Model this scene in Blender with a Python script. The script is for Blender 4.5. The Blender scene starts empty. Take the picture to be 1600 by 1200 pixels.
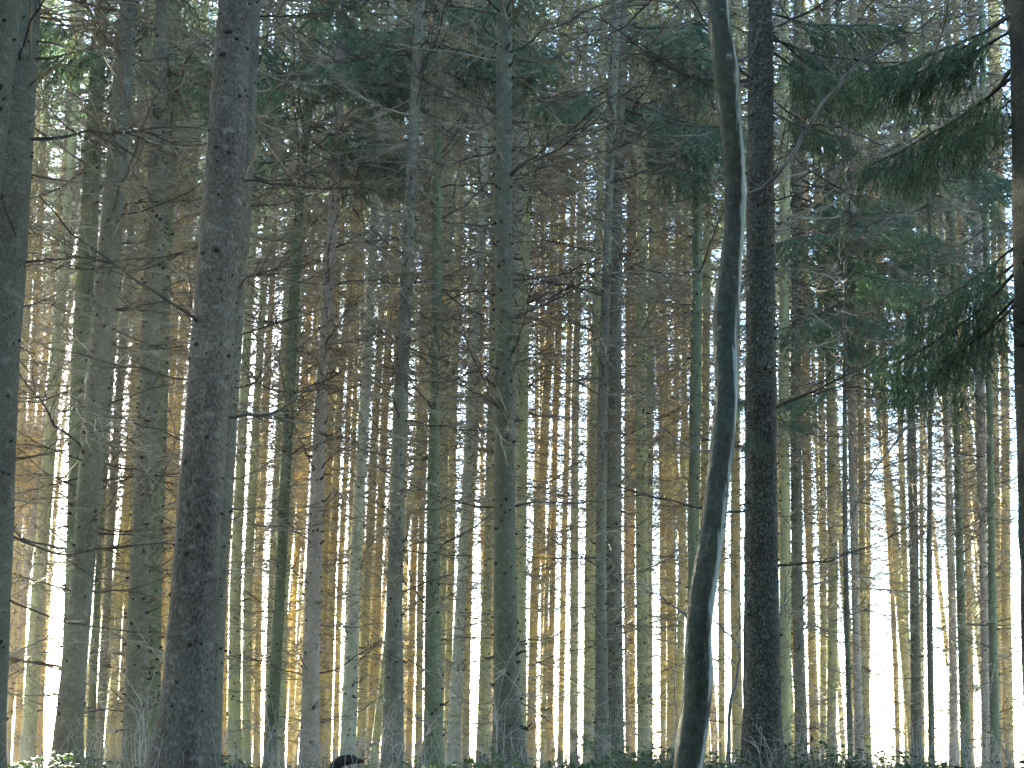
import bpy, math, random
import numpy as np

# ------------------------------------------------------------------ camera, sky, sun, exposure
scene = bpy.context.scene
COL = scene.collection
R = math.radians
F = 1927.0                      # focal length in photo pixels (1600 wide)
PITCH = R(16.7)
CAM_Z = 1.5
cam = bpy.data.cameras.new('camera')
cam.sensor_width = 36.0
cam.lens = 36.0 * F / 1600.0
cam.clip_end = 9000
cam.dof.use_dof = True
cam.dof.focus_distance = 15.0
cam.dof.aperture_fstop = 9.0
cam_o = bpy.data.objects.new('camera', cam)
cam_o.location = (0, 0, CAM_Z)
cam_o.rotation_euler = (R(90) + PITCH, 0, 0)
COL.objects.link(cam_o)
scene.camera = cam_o

SUN_EL, SUN_AZ = R(14.5), R(-25)          # azimuth from +Y, negative = to the left
world = bpy.data.worlds.new('World')
scene.world = world
world.use_nodes = True
wn = world.node_tree
bg = wn.nodes['Background']
sky = wn.nodes.new('ShaderNodeTexSky')
sky.sky_type = 'NISHITA'
sky.sun_disc = False
sky.sun_elevation = SUN_EL
sky.sun_rotation = SUN_AZ
sky.air_density = 1.0
sky.ozone_density = 2.2
sky.dust_density = 0.4
wn.links.new(sky.outputs[0], bg.inputs[0])
bg.inputs[1].default_value = 0.05

sun = bpy.data.lights.new('sun', 'SUN')
sun.energy = 5.0
sun.angle = R(0.55)
sun.color = (1.0, 0.91, 0.68)
sun_o = bpy.data.objects.new('sun', sun)
sd = np.array([math.sin(SUN_AZ) * math.cos(SUN_EL), math.cos(SUN_AZ) * math.cos(SUN_EL), math.sin(SUN_EL)])
from mathutils import Vector, Matrix
sun_o.rotation_euler = Vector(sd).to_track_quat('Z', 'Y').to_euler()
sun_o.location = (-30, 40, 40)
COL.objects.link(sun_o)

vs = scene.view_settings
vs.view_transform = 'Standard'
vs.look = 'None'
vs.gamma = 1.0
vs.use_curve_mapping = False
vs.exposure = 5.5
cy = scene.cycles
cy.max_bounces = 6
cy.diffuse_bounces = 5
cy.glossy_bounces = 2
cy.transmission_bounces = 3
cy.volume_bounces = 0
cy.sample_clamp_indirect = 8.0
cy.use_adaptive_sampling = True
cy.adaptive_threshold = 0.006
cy.use_denoising = True

rng = np.random.default_rng(7)
random.seed(7)

# ------------------------------------------------------------------ helpers
CT, ST = math.cos(PITCH), math.sin(PITCH)


def at(px, py, d):
    """world point on the plane Y = d seen at photo pixel (px, py), and its depth along the view axis"""
    u = (px - 800.0) / F
    v = (600.0 - py) / F
    t = d / (CT - v * ST)
    return np.array([u * t, d, CAM_Z + t * (ST + v * CT)]), t


def ground_z(x, y):
    x = np.asarray(x, float)
    y = np.asarray(y, float)
    s = np.clip((y - 2.5) / 6.0, 0, 1)
    z = 1.26 * s * s * (3 - 2 * s)
    z = z + 0.05 * np.sin(x * 0.9 + 1.0) * np.cos(y * 0.7) * s + 0.03 * np.sin(x * 2.1 + y * 1.3) * s
    z = z - 0.008 * np.clip(y - 12, 0, 50) - 0.045 * np.clip(y - 64, 0, 180)
    return z


class Geo:
    """collects numpy vertices and faces, then links them as ONE mesh object"""

    def __init__(self):
        self.v, self.q, self.t, self.qm, self.tm, self.n = [], [], [], [], [], 0

    def add(self, v, q=None, t=None, m=0):
        v = np.asarray(v, float).reshape(-1, 3)
        self.v.append(v)
        if q is not None and len(q):
            q = np.asarray(q, int).reshape(-1, 4)
            self.q.append(q + self.n)
            self.qm.append(np.full(len(q), m))
        if t is not None and len(t):
            t = np.asarray(t, int).reshape(-1, 3)
            self.t.append(t + self.n)
            self.tm.append(np.full(len(t), m))
        self.n += len(v)

    def arrays(self):
        v = np.concatenate(self.v) if self.v else np.zeros((0, 3))
        q = np.concatenate(self.q) if self.q else np.zeros((0, 4), int)
        t = np.concatenate(self.t) if self.t else np.zeros((0, 3), int)
        qm = np.concatenate(self.qm) if self.qm else np.zeros(0, int)
        tm = np.concatenate(self.tm) if self.tm else np.zeros(0, int)
        return v, q, t, qm, tm

    def add_arrays(self, arr, M=None, loc=(0, 0, 0)):
        v, q, t, qm, tm = arr
        if M is not None:
            v = v @ np.asarray(M).T
        v = v + np.asarray(loc)
        self.v.append(v)
        if len(q):
            self.q.append(q + self.n)
            self.qm.append(qm)
        if len(t):
            self.t.append(t + self.n)
            self.tm.append(tm)
        self.n += len(v)

    def mesh(self, name, mats, smooth=True):
        v, q, t, qm, tm = self.arrays()
        me = bpy.data.meshes.new(name)
        me.vertices.add(len(v))
        me.vertices.foreach_set('co', v.astype(np.float32).ravel())
        nl = len(q) * 4 + len(t) * 3
        me.loops.add(nl)
        me.loops.foreach_set('vertex_index', np.concatenate([q.ravel(), t.ravel()]).astype(np.int32))
        me.polygons.add(len(q) + len(t))
        st = np.concatenate([np.arange(len(q)) * 4, len(q) * 4 + np.arange(len(t)) * 3]).astype(np.int32)
        me.polygons.foreach_set('loop_start', st)
        me.polygons.foreach_set('material_index', np.concatenate([qm, tm]).astype(np.int32))
        me.polygons.foreach_set('use_smooth', np.full(len(q) + len(t), smooth))
        for m in mats:
            me.materials.append(m)
        me.update(calc_edges=True)
        return me


def segs(g, A, B, ra, rb, sides=3, m=0):
    """many straight tapered prisms at once"""
    A = np.asarray(A, float).reshape(-1, 3)
    B = np.asarray(B, float).reshape(-1, 3)
    n = len(A)
    if n == 0:
        return
    ra = np.broadcast_to(ra, (n,)).astype(float)
    rb = np.broadcast_to(rb, (n,)).astype(float)
    D = B - A
    L = np.linalg.norm(D, axis=1, keepdims=True) + 1e-9
    D = D / L
    ref = np.where(np.abs(D[:, 2:3]) > 0.9, np.array([[1.0, 0, 0]]), np.array([[0, 0, 1.0]]))
    X = np.cross(D, ref)
    X /= np.linalg.norm(X, axis=1, keepdims=True) + 1e-9
    Y = np.cross(D, X)
    a = np.arange(sides) * 2 * math.pi / sides
    ring = np.cos(a)[None, :, None] * X[:, None, :] + np.sin(a)[None, :, None] * Y[:, None, :]
    VA = A[:, None, :] + ring * ra[:, None, None]
    VB = B[:, None, :] + ring * rb[:, None, None]
    V = np.concatenate([VA, VB], axis=1).reshape(-1, 3)
    base = (np.arange(n) * 2 * sides)[:, None]
    i = np.arange(sides)
    j = (i + 1) % sides
    Q = np.stack([base + i, base + j, base + sides + j, base + sides + i], axis=2).reshape(-1, 4)
    g.add(V, q=Q, m=m)


def tube(g, P, rad, sides=8, m=0, jit=0.0, r=None, lobes=None, cap=True):
    P = np.asarray(P, float)
    n = len(P)
    rad = np.broadcast_to(rad, (n,)).astype(float)
    T = np.gradient(P, axis=0)
    T /= np.linalg.norm(T, axis=1, keepdims=True) + 1e-9
    ref = np.array([0, 1.0, 0]) if abs(T[0][1]) < 0.8 else np.array([1.0, 0, 0])
    a = np.arange(sides) * 2 * math.pi / sides
    V = np.zeros((n, sides, 3))
    for k in range(n):
        X = np.cross(T[k], ref)
        X /= np.linalg.norm(X) + 1e-9
        Y = np.cross(T[k], X)
        rr = np.full(sides, rad[k])
        if r is not None and jit:
            rr = rr * (1 + r.normal(0, jit, sides))
        if lobes is not None:
            rr = rr * (1 + lobes[k] * np.cos(3 * a + 0.7) * 0.5 + lobes[k] * np.cos(5 * a + 2.0) * 0.5)
        V[k] = P[k] + (np.cos(a) * rr)[:, None] * X + (np.sin(a) * rr)[:, None] * Y
    i = np.arange(sides)
    j = (i + 1) % sides
    base = (np.arange(n - 1) * sides)[:, None]
    Q = np.stack([base + i, base + sides + i, base + sides + j, base + j], axis=2).reshape(-1, 4)
    V = V.reshape(-1, 3)
    tr = None
    if cap:
        V = np.concatenate([V, P[-1:] + T[-1:] * rad[-1] * 0.5])
        e = (n - 1) * sides
        tr = np.stack([e + i, np.full(sides, n * sides), e + j], axis=1)
    g.add(V, q=Q, t=tr, m=m)


def smooth_poly(P, n):
    P = np.asarray(P, float)
    s = np.concatenate([[0], np.cumsum(np.linalg.norm(np.diff(P, axis=0), axis=1))])
    u = np.linspace(0, s[-1], n)
    Q = np.stack([np.interp(u, s, P[:, k]) for k in range(3)], 1)
    for _ in range(2):
        Q[1:-1] = .25 * Q[:-2] + .5 * Q[1:-1] + .25 * Q[2:]
    return Q


def rotz(a):
    c, s = math.cos(a), math.sin(a)
    return np.array([[c, -s, 0], [s, c, 0], [0, 0, 1.0]])


def roty(a):
    c, s = math.cos(a), math.sin(a)
    return np.array([[c, 0, s], [0, 1, 0], [-s, 0, c]])


def rotx(a):
    c, s = math.cos(a), math.sin(a)
    return np.array([[1, 0, 0], [0, c, -s], [0, s, c]])


def link(name, me, parent=None, loc=(0, 0, 0), rot=(0, 0, 0), scale=(1, 1, 1)):
    o = bpy.data.objects.new(name, me)
    COL.objects.link(o)
    o.location = loc
    o.rotation_euler = rot
    o.scale = scale
    if parent is not None:
        o.parent = parent
    return o


def tag(o, label, cat, group=None):
    o['label'] = label
    o['category'] = cat
    if group:
        o['group'] = group
    return o


# ------------------------------------------------------------------ materials
def new_mat(name):
    m = bpy.data.materials.new(name)
    m.use_nodes = True
    nt = m.node_tree
    return m, nt, nt.nodes, nt.links, nt.nodes['Principled BSDF']


def ramp(N, stops):
    r = N.new('ShaderNodeValToRGB')
    e = r.color_ramp.elements
    while len(e) < len(stops):
        e.new(0.5)
    for k, (p, c) in enumerate(stops):
        e[k].position = p
        e[k].color = (c[0], c[1], c[2], 1)
    return r


def bark_mat(name, c_lo, c_mid, c_hi, algae=None, algae_amt=0.4, fine=70.0, bump=0.6, streak=False, plates=False):
    m, nt, N, L, P = new_mat(name)
    geo = N.new('ShaderNodeNewGeometry')
    pos = geo.outputs['Position']

    def noise(scale, detail, rough=0.6, vec=None, sc=(1, 1, 1)):
        mp = N.new('ShaderNodeMapping')
        mp.inputs['Scale'].default_value = sc
        L.new(vec or pos, mp.inputs['Vector'])
        n = N.new('ShaderNodeTexNoise')
        n.inputs['Scale'].default_value = scale
        n.inputs['Detail'].default_value = detail
        n.inputs['Roughness'].default_value = rough
        L.new(mp.outputs[0], n.inputs['Vector'])
        return n
    n1 = noise(fine, 4, 0.7, sc=(1, 1, 0.6))
    n2 = noise(3.0, 5, 0.65, sc=(1, 1, 0.35))
    n3 = noise(9.0, 3, 0.6, sc=(1, 1, 1.6))
    add = N.new('ShaderNodeMath')
    add.operation = 'MULTIPLY_ADD'
    L.new(n1.outputs[0], add.inputs[0])
    add.inputs[1].default_value = 0.75
    mul = N.new('ShaderNodeMath')
    mul.operation = 'MULTIPLY'
    L.new(n2.outputs[0], mul.inputs[0])
    mul.inputs[1].default_value = 0.35
    L.new(mul.outputs[0], add.inputs[2])
    rp = ramp(N, [(0.40, c_lo), (0.55, c_mid), (0.70, c_hi)])
    L.new(add.outputs[0], rp.inputs[0])
    col = rp.outputs[0]
    if algae is not None:
        mx = N.new('ShaderNodeMixRGB')
        am = ramp(N, [(0.35, (0, 0, 0)), (0.65, (algae_amt,) * 3)])
        L.new(n2.outputs[0], am.inputs[0])
        L.new(am.outputs[0], mx.inputs[0])
        L.new(col, mx.inputs[1])
        mx.inputs[2].default_value = (*algae, 1)
        col = mx.outputs[0]
    # lichen flecks
    mx2 = N.new('ShaderNodeMixRGB')
    lm = ramp(N, [(0.56, (0, 0, 0)), (0.70, (0.5,) * 3)])
    L.new(n3.outputs[0], lm.inputs[0])
    L.new(lm.outputs[0], mx2.inputs[0])
    L.new(col, mx2.inputs[1])
    mx2.inputs[2].default_value = (c_hi[0] * 1.25, c_hi[1] * 1.3, c_hi[2] * 1.3, 1)
    col = mx2.outputs[0]
    height = n1.outputs[0]
    if plates:
        vo = N.new('ShaderNodeTexVoronoi')
        vo.feature = 'DISTANCE_TO_EDGE'
        mp = N.new('ShaderNodeMapping')
        mp.inputs['Scale'].default_value = (1, 1, 0.55)
        wv = N.new('ShaderNodeMixRGB')
        wv.inputs[0].default_value = 0.06
        L.new(pos, wv.inputs[1])
        L.new(n3.outputs['Color'], wv.inputs[2])
        L.new(wv.outputs[0], mp.inputs['Vector'])
        L.new(mp.outputs[0], vo.inputs['Vector'])
        vo.inputs['Scale'].default_value = 46
        cr = ramp(N, [(0.0, (0.25,) * 3), (0.16, (1,) * 3)])
        L.new(vo.outputs['Distance'], cr.inputs[0])
        mx3 = N.new('ShaderNodeMixRGB')
        mx3.blend_type = 'MULTIPLY'
        mx3.inputs[0].default_value = 0.85
        L.new(col, mx3.inputs[1])
        L.new(cr.outputs[0], mx3.inputs[2])
        col = mx3.outputs[0]
        hm = N.new('ShaderNodeMath')
        hm.operation = 'ADD'
        L.new(cr.outputs[0], hm.inputs[0])
        L.new(n1.outputs[0], hm.inputs[1])
        height = hm.outputs[0]
    if streak:  # pale lichen streak, with the wet sheen of that side painted in
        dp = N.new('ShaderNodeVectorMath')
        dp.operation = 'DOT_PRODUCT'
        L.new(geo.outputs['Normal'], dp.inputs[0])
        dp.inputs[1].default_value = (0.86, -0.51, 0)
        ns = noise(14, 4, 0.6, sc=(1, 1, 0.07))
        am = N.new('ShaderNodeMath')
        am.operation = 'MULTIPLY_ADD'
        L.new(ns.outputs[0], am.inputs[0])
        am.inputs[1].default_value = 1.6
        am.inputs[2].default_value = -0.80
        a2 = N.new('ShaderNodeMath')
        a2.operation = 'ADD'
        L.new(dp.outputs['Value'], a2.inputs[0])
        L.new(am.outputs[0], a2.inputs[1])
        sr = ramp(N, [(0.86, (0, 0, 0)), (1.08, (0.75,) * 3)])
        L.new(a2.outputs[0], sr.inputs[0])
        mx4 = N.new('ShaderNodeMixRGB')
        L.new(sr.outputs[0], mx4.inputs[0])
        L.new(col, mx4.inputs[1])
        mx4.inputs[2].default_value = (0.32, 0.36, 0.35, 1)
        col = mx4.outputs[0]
    L.new(col, P.inputs['Base Color'])
    P.inputs['Roughness'].default_value = 0.9 if not streak else 0.75
    P.inputs['Specular IOR Level'].default_value = 0.2
    b = N.new('ShaderNodeBump')
    b.inputs['Strength'].default_value = bump
    b.inputs['Distance'].default_value = 0.03
    L.new(height, b.inputs['Height'])
    L.new(b.outputs[0], P.inputs['Normal'])
    return m


def needle_mat(name, c1, c2, trans=0.35):
    m, nt, N, L, P = new_mat(name)
    geo = N.new('ShaderNodeNewGeometry')
    n = N.new('ShaderNodeTexNoise')
    n.inputs['Scale'].default_value = 2.2
    n.inputs['Detail'].default_value = 3
    L.new(geo.outputs['Position'], n.inputs['Vector'])
    rp = ramp(N, [(0.35, c1), (0.65, c2)])
    L.new(n.outputs[0], rp.inputs[0])
    L.new(rp.outputs[0], P.inputs['Base Color'])
    P.inputs['Roughness'].default_value = 0.65
    P.inputs['Specular IOR Level'].default_value = 0.18
    tr = N.new('ShaderNodeBsdfTranslucent')
    tc = N.new('ShaderNodeMixRGB')
    tc.blend_type = 'MULTIPLY'
    tc.inputs[0].default_value = 1
    L.new(rp.outputs[0], tc.inputs[1])
    tc.inputs[2].default_value = (1.5, 1.7, 0.95, 1)
    L.new(tc.outputs[0], tr.inputs['Color'])
    mx = N.new('ShaderNodeMixShader')
    mx.inputs[0].default_value = trans
    L.new(P.outputs[0], mx.inputs[1])
    L.new(tr.outputs[0], mx.inputs[2])
    out = N['Material Output'] if 'Material Output' in N else [k for k in N if k.type == 'OUTPUT_MATERIAL'][0]
    L.new(mx.outputs[0], out.inputs['Surface'])
    return m


def plain_mat(name, c1, c2, scale=8.0, rough=0.9):
    m, nt, N, L, P = new_mat(name)
    geo = N.new('ShaderNodeNewGeometry')
    n = N.new('ShaderNodeTexNoise')
    n.inputs['Scale'].default_value = scale
    n.inputs['Detail'].default_value = 4
    L.new(geo.outputs['Position'], n.inputs['Vector'])
    rp = ramp(N, [(0.35, c1), (0.65, c2)])
    L.new(n.outputs[0], rp.inputs[0])
    L.new(rp.outputs[0], P.inputs['Base Color'])
    P.inputs['Roughness'].default_value = rough
    P.inputs['Specular IOR Level'].default_value = 0.2
    return m


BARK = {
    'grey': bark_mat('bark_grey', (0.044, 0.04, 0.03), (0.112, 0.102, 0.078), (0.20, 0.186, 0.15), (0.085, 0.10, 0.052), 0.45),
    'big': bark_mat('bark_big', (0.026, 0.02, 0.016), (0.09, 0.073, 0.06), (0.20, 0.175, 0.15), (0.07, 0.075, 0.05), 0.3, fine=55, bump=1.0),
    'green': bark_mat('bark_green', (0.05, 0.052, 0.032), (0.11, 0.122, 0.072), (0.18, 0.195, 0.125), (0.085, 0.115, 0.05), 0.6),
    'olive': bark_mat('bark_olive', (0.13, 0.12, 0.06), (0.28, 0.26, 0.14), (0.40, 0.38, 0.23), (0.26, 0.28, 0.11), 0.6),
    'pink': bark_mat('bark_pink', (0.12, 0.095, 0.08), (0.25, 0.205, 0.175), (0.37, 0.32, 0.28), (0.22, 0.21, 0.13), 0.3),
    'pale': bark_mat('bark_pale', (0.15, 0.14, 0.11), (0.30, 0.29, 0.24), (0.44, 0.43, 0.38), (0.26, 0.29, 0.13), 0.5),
    'tan': bark_mat('bark_tan_lit', (0.17, 0.13, 0.06), (0.36, 0.29, 0.135), (0.48, 0.40, 0.22), (0.34, 0.31, 0.11), 0.45),  # yellowed so the bark colour carries some of the golden glow
    'orange': bark_mat('bark_orange_lit', (0.19, 0.125, 0.05), (0.38, 0.27, 0.115), (0.48, 0.36, 0.17), (0.36, 0.30, 0.11), 0.45),  # warm bounced sunlight is tinted into the bark colour
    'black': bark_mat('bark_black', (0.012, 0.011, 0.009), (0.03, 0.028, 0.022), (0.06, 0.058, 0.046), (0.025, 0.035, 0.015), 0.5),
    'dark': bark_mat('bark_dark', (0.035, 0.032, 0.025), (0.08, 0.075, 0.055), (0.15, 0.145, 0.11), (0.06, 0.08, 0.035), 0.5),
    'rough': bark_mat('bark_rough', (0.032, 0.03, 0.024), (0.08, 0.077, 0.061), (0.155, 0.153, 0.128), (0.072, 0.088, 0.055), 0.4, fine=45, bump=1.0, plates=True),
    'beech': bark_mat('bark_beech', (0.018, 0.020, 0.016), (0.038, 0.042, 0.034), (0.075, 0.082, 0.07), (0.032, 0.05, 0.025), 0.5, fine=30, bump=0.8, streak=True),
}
M_KNOT = plain_mat('knot_wood', (0.012, 0.010, 0.008), (0.035, 0.029, 0.023), 30)
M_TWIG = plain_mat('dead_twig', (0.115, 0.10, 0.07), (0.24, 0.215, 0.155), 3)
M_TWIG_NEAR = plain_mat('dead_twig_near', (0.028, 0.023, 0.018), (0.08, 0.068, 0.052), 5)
M_NEEDLE = needle_mat('needles', (0.045, 0.082, 0.046), (0.085, 0.13, 0.068))
M_NEEDLE_NEAR = needle_mat('needles_near', (0.05, 0.105, 0.068), (0.105, 0.175, 0.11), 0.2)
M_BRAMBLE = needle_mat('bramble_leaf', (0.022, 0.042, 0.02), (0.055, 0.09, 0.04), 0.2)
M_CANE = plain_mat('dry_cane', (0.22, 0.19, 0.16), (0.38, 0.34, 0.30), 6)
M_SOIL = plain_mat('forest_floor', (0.03, 0.023, 0.015), (0.08, 0.06, 0.038), 5)
M_FIELD = plain_mat('dry_grass', (0.30, 0.25, 0.15), (0.45, 0.40, 0.27), 1.5)
M_BEECH_TWIG = plain_mat('beech_twig', (0.05, 0.045, 0.045), (0.15, 0.14, 0.14), 7, 0.6)
M_LOG = plain_mat('rotten_wood', (0.012, 0.010, 0.008), (0.035, 0.028, 0.022), 25)


# ------------------------------------------------------------------ ground
def build_ground():
    ys = np.concatenate([np.linspace(-40, 0, 6), np.linspace(1, 20, 60), np.linspace(21, 80, 40), np.linspace(90, 260, 12), [400, 800, 1600, 3200, 6000]])
    xs = np.concatenate([[-4000, -1500, -500, -150, -60], np.linspace(-30, 30, 90), [60, 150, 500, 1500, 4000]])
    X, Y = np.meshgrid(xs, ys)
    Z = ground_z(X, Y) + 0.02 * rng.normal(0, 1, X.shape) * (np.abs(X) < 30) * (Y < 60)
    V = np.stack([X, Y, Z], 2).reshape(-1, 3)
    nx, ny = len(xs), len(ys)
    cut = int(np.searchsorted(ys, 57))
    for name, j0, j1, m in (('ground', 0, cut, M_SOIL), ('field', cut, ny - 1, M_FIELD)):
        i, j = np.meshgrid(np.arange(nx - 1), np.arange(j0, j1))
        b = (j * nx + i).ravel() - j0 * nx
        g = Geo()
        g.add(V[j0 * nx:(j1 + 1) * nx], q=np.stack([b, b + 1, b + nx + 1, b + nx], 1))
        o = link(name, g.mesh(name, [m]))
        o['kind'] = 'structure'


build_ground()


# ------------------------------------------------------------------ dead branch shapes
def dead_branch(r, detail=1, L=1.0, curve=None):
    """a bare spruce branch along +X, unit length: axis, side twigs, finer twigs"""
    g = Geo()
    n = 10 if detail else 6
    x = np.linspace(0, L, n + 1)
    c1, c2 = r.uniform(-0.32, 0.18), r.uniform(-.05, 0.42)
    P = np.stack([x, r.uniform(-.25, .25) * x ** 2 + np.cumsum(r.normal(0, .014, n + 1)),
                  c1 * x + c2 * x ** 2 + np.cumsum(r.normal(0, .012, n + 1))], 1)
    P -= P[0]
    rad = np.linspace(0.0095, 0.0028, n + 1)
    segs(g, P[:-1], P[1:], rad[:-1], rad[1:], 4 if detail else 3)
    ns = r.integers(7, 12) if detail else r.integers(6, 10)
    A, B, ra = [], [], []
    for k in range(ns):
        f = r.uniform(0.25, 0.97)
        i = min(int(f * n), n - 1)
        p = P[i] + (P[i + 1] - P[i]) * (f * n - i)
        s = 1 if r.random() < 0.5 else -1
        a = r.uniform(0.4, 0.95) * s
        ln = r.uniform(0.15, 0.48) * (1.15 - f) + 0.05
        d = np.array([math.cos(a), math.sin(a), r.uniform(-.5, .25)])
        d /= np.linalg.norm(d)
        q = p
        m = 3 if detail else 2
        for w in range(m):
            d2 = d + r.normal(0, .16, 3) + np.array([0.08, 0, 0.05])
            d2 /= np.linalg.norm(d2)
            e = q + d2 * ln / m
            A.append(q)
            B.append(e)
            ra.append(0.0042 - 0.0007 * w)
            if r.random() < (0.6 if detail else 0.5):
                d3 = d2 + r.normal(0, .6, 3)
                d3 /= np.linalg.norm(d3)
                A.append(e)
                B.append(e + d3 * r.uniform(.05, .16))
                ra.append(0.0027)
            q = e
            d = d2
    ra = np.array(ra)
    segs(g, A, B, ra, ra * 0.75, 3)
    return g


HI_BR = [dead_branch(rng, 1) for _ in range(16)]
LO_BR = [dead_branch(rng, 0).arrays() for _ in range(14)]
HI_MESH = [g.mesh('dead_branch', [M_TWIG_NEAR], False) for g in HI_BR]
# stubs: broken short pieces
STUB = []
for _ in range(6):
    g = Geo()
    l = rng.uniform(.05, .16)
    p = np.array([[0, 0, 0], [l * .5, rng.normal(0, .008), rng.normal(0, .012)], [l, rng.normal(0, .015), rng.normal(0, .03)]])
    segs(g, p[:-1], p[1:], [.016, .010], [.010, .004], 5)
    STUB.append(g.arrays())
KNOT = []
for _ in range(4):
    g = Geo()
    segs(g, [[-.02, 0, 0]], [[rng.uniform(.012, .035), 0, rng.normal(0, .006)]], .021, .008, 6)
    v, q, t, qm, tm = g.arrays()
    t = np.array([[6, 7, 8], [6, 8, 9], [6, 9, 10], [6, 10, 11]])
    KNOT.append((v, q, t, qm, np.zeros(4, int)))


def twig_mass(r, z0, z1, dens=1.0, lmax=2.2):
    g = Geo()
    z = z0
    while z < z1:
        f = (z - z0) / (z1 - z0)
        nb = r.integers(3, 6)
        if r.random() < dens + (1 - dens) * min(1, 1.6 * f):
            for k in range(nb):
                a = r.uniform(0, 2 * math.pi)
                L = r.uniform(.35, 1.0) * (1.25 + (lmax - 1.25) * f)
                if f < .2 and r.random() < .3:
                    L *= .35
                M = rotz(a) @ roty(-r.uniform(-.45, .35)) @ rotx(r.uniform(-.6, .6)) * L
                g.add_arrays(LO_BR[r.integers(len(LO_BR))], M, (0, 0, z + r.normal(0, .05)))
        z += r.uniform(.16, .30)
    return g


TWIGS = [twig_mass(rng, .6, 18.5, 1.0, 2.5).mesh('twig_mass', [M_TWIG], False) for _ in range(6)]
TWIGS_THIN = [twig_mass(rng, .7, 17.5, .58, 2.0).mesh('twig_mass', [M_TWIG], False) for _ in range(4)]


# ------------------------------------------------------------------ live boughs and crowns
def bough(r, hi=False, nd=None):
    """live spruce bough along +X, about unit length, side shoots hanging, needles as thin blades"""
    g = Geo()
    n = 9
    x = np.linspace(0, 1, n + 1)
    P = np.stack([x, r.normal(0, .01, n + 1).cumsum(), -0.30 * x + 0.22 * x ** 2 + r.normal(0, .008, n + 1).cumsum()], 1)
    P -= P[0]
    rad = np.linspace(.012, .003, n + 1)
    segs(g, P[:-1], P[1:], rad[:-1], rad[1:], 4, m=0)
    shoots = []
    ns = 30 if hi else 14
    for k in range(ns):
        f = 0.18 + 0.82 * (k + r.random()) / ns
        i = min(int(f * n), n - 1)
        p = P[i] + (P[i + 1] - P[i]) * (f * n - i)
        s = 1 if k % 2 else -1
        ln = (0.10 + 0.34 * (1 - abs(f - .45) * 1.3)) * r.uniform(.7, 1.2)
        a = r.uniform(.55, 1.0) * s
        d = np.array([math.cos(a), math.sin(a), r.uniform(-.75, -.15)])
        d /= np.linalg.norm(d)
        q = p
        pts = [q]
        m = 4 if hi else 3
        for w in range(m):
            d = d + np.array([.05, 0, -.16]) + r.normal(0, .07, 3)
            d /= np.linalg.norm(d)
            q = q + d * ln / m
            pts.append(q)
        shoots.append(np.array(pts))
        if hi:
            for w in range(1, m):
                for s2 in (-1, 1):
                    if r.random() < .85:
                        d2 = d + np.cross(d, [0, 0, 1]) * s2 * r.uniform(.5, 1.1) + np.array([0, 0, -.25])
                        d2 /= np.linalg.norm(d2)
                        l2 = ln * r.uniform(.25, .5)
                        c = pts[w]
                        shoots.append(np.array([c, c + d2 * l2 * .5, c + d2 * l2 + np.array([0, 0, -.04 * l2])]))
    shoots.append(P[4:])
    NV, NT = [], []
    for pts in shoots:
        segs(g, pts[:-1], pts[1:], .0028, .002, 3, m=0)
        seglen = np.linalg.norm(np.diff(pts, axis=0), axis=1)
        tot = seglen.sum()
        per, l0, l1, wd = nd or ((150, .016, .03, .0032) if hi else (55, .035, .075, .007))
        cnt = int(tot * per) + 3
        fl = np.sort(r.random(cnt)) * tot
        cum = np.concatenate([[0], np.cumsum(seglen)])
        idx = np.clip(np.searchsorted(cum, fl) - 1, 0, len(seglen) - 1)
        u = (fl - cum[idx]) / seglen[idx]
        B = pts[idx] + (pts[idx + 1] - pts[idx]) * u[:, None]
        D = (pts[idx + 1] - pts[idx]) / seglen[idx][:, None]
        S = r.normal(0, 1, (cnt, 3))
        S -= (S * D).sum(1, keepdims=True) * D
        S /= np.linalg.norm(S, axis=1, keepdims=True) + 1e-9
        dirn = D * .75 + S * .8
        dirn /= np.linalg.norm(dirn, axis=1, keepdims=True)
        nl = r.uniform(l0, l1, cnt)
        W = np.cross(dirn, r.normal(0, 1, (cnt, 3)))
        W /= np.linalg.norm(W, axis=1, keepdims=True) + 1e-9
        V = np.stack([B - W * wd, B + W * wd, B + dirn * nl[:, None]], 1).reshape(-1, 3)
        g.add(V, t=np.arange(cnt * 3).reshape(-1, 3), m=1)
    return g


BOUGH_LO = [bough(rng).arrays() for _ in range(10)]
BOUGH_COARSE = [bough(rng, False, (34, .07, .13, .016)).arrays() for _ in range(6)]
BOUGH_MID = [bough(rng, True, (120, .022, .045, .0042)).mesh('bough', [M_TWIG_NEAR, M_NEEDLE_NEAR], False) for _ in range(6)]
BOUGH_HI = [bough(rng, True).mesh('bough', [M_TWIG_NEAR, M_NEEDLE_NEAR], False) for _ in range(6)]


def crown(r, z0, z1, lmax=2.6, sparse=1.0):
    g = Geo()
    z = z0
    while z < z1:
        f = (z - z0) / (z1 - z0)
        L0 = lmax * (1 - f) ** .75 * (.55 + .45 * min(1, f * 5)) + .25
        for k in range(r.integers(3, 6)):
            if r.random() > sparse:
                continue
            L = L0 * r.uniform(.6, 1.1)
            M = rotz(r.uniform(0, 2 * math.pi)) @ roty(r.uniform(-.15, .35) - .5 * f) @ rotx(r.uniform(-.4, .4)) * L
            g.add_arrays(BOUGH_LO[r.integers(len(BOUGH_LO))], M, (0, 0, z + r.normal(0, .08)))
        z += r.uniform(.32, .55) * (1 - .4 * f)
    return g


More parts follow.
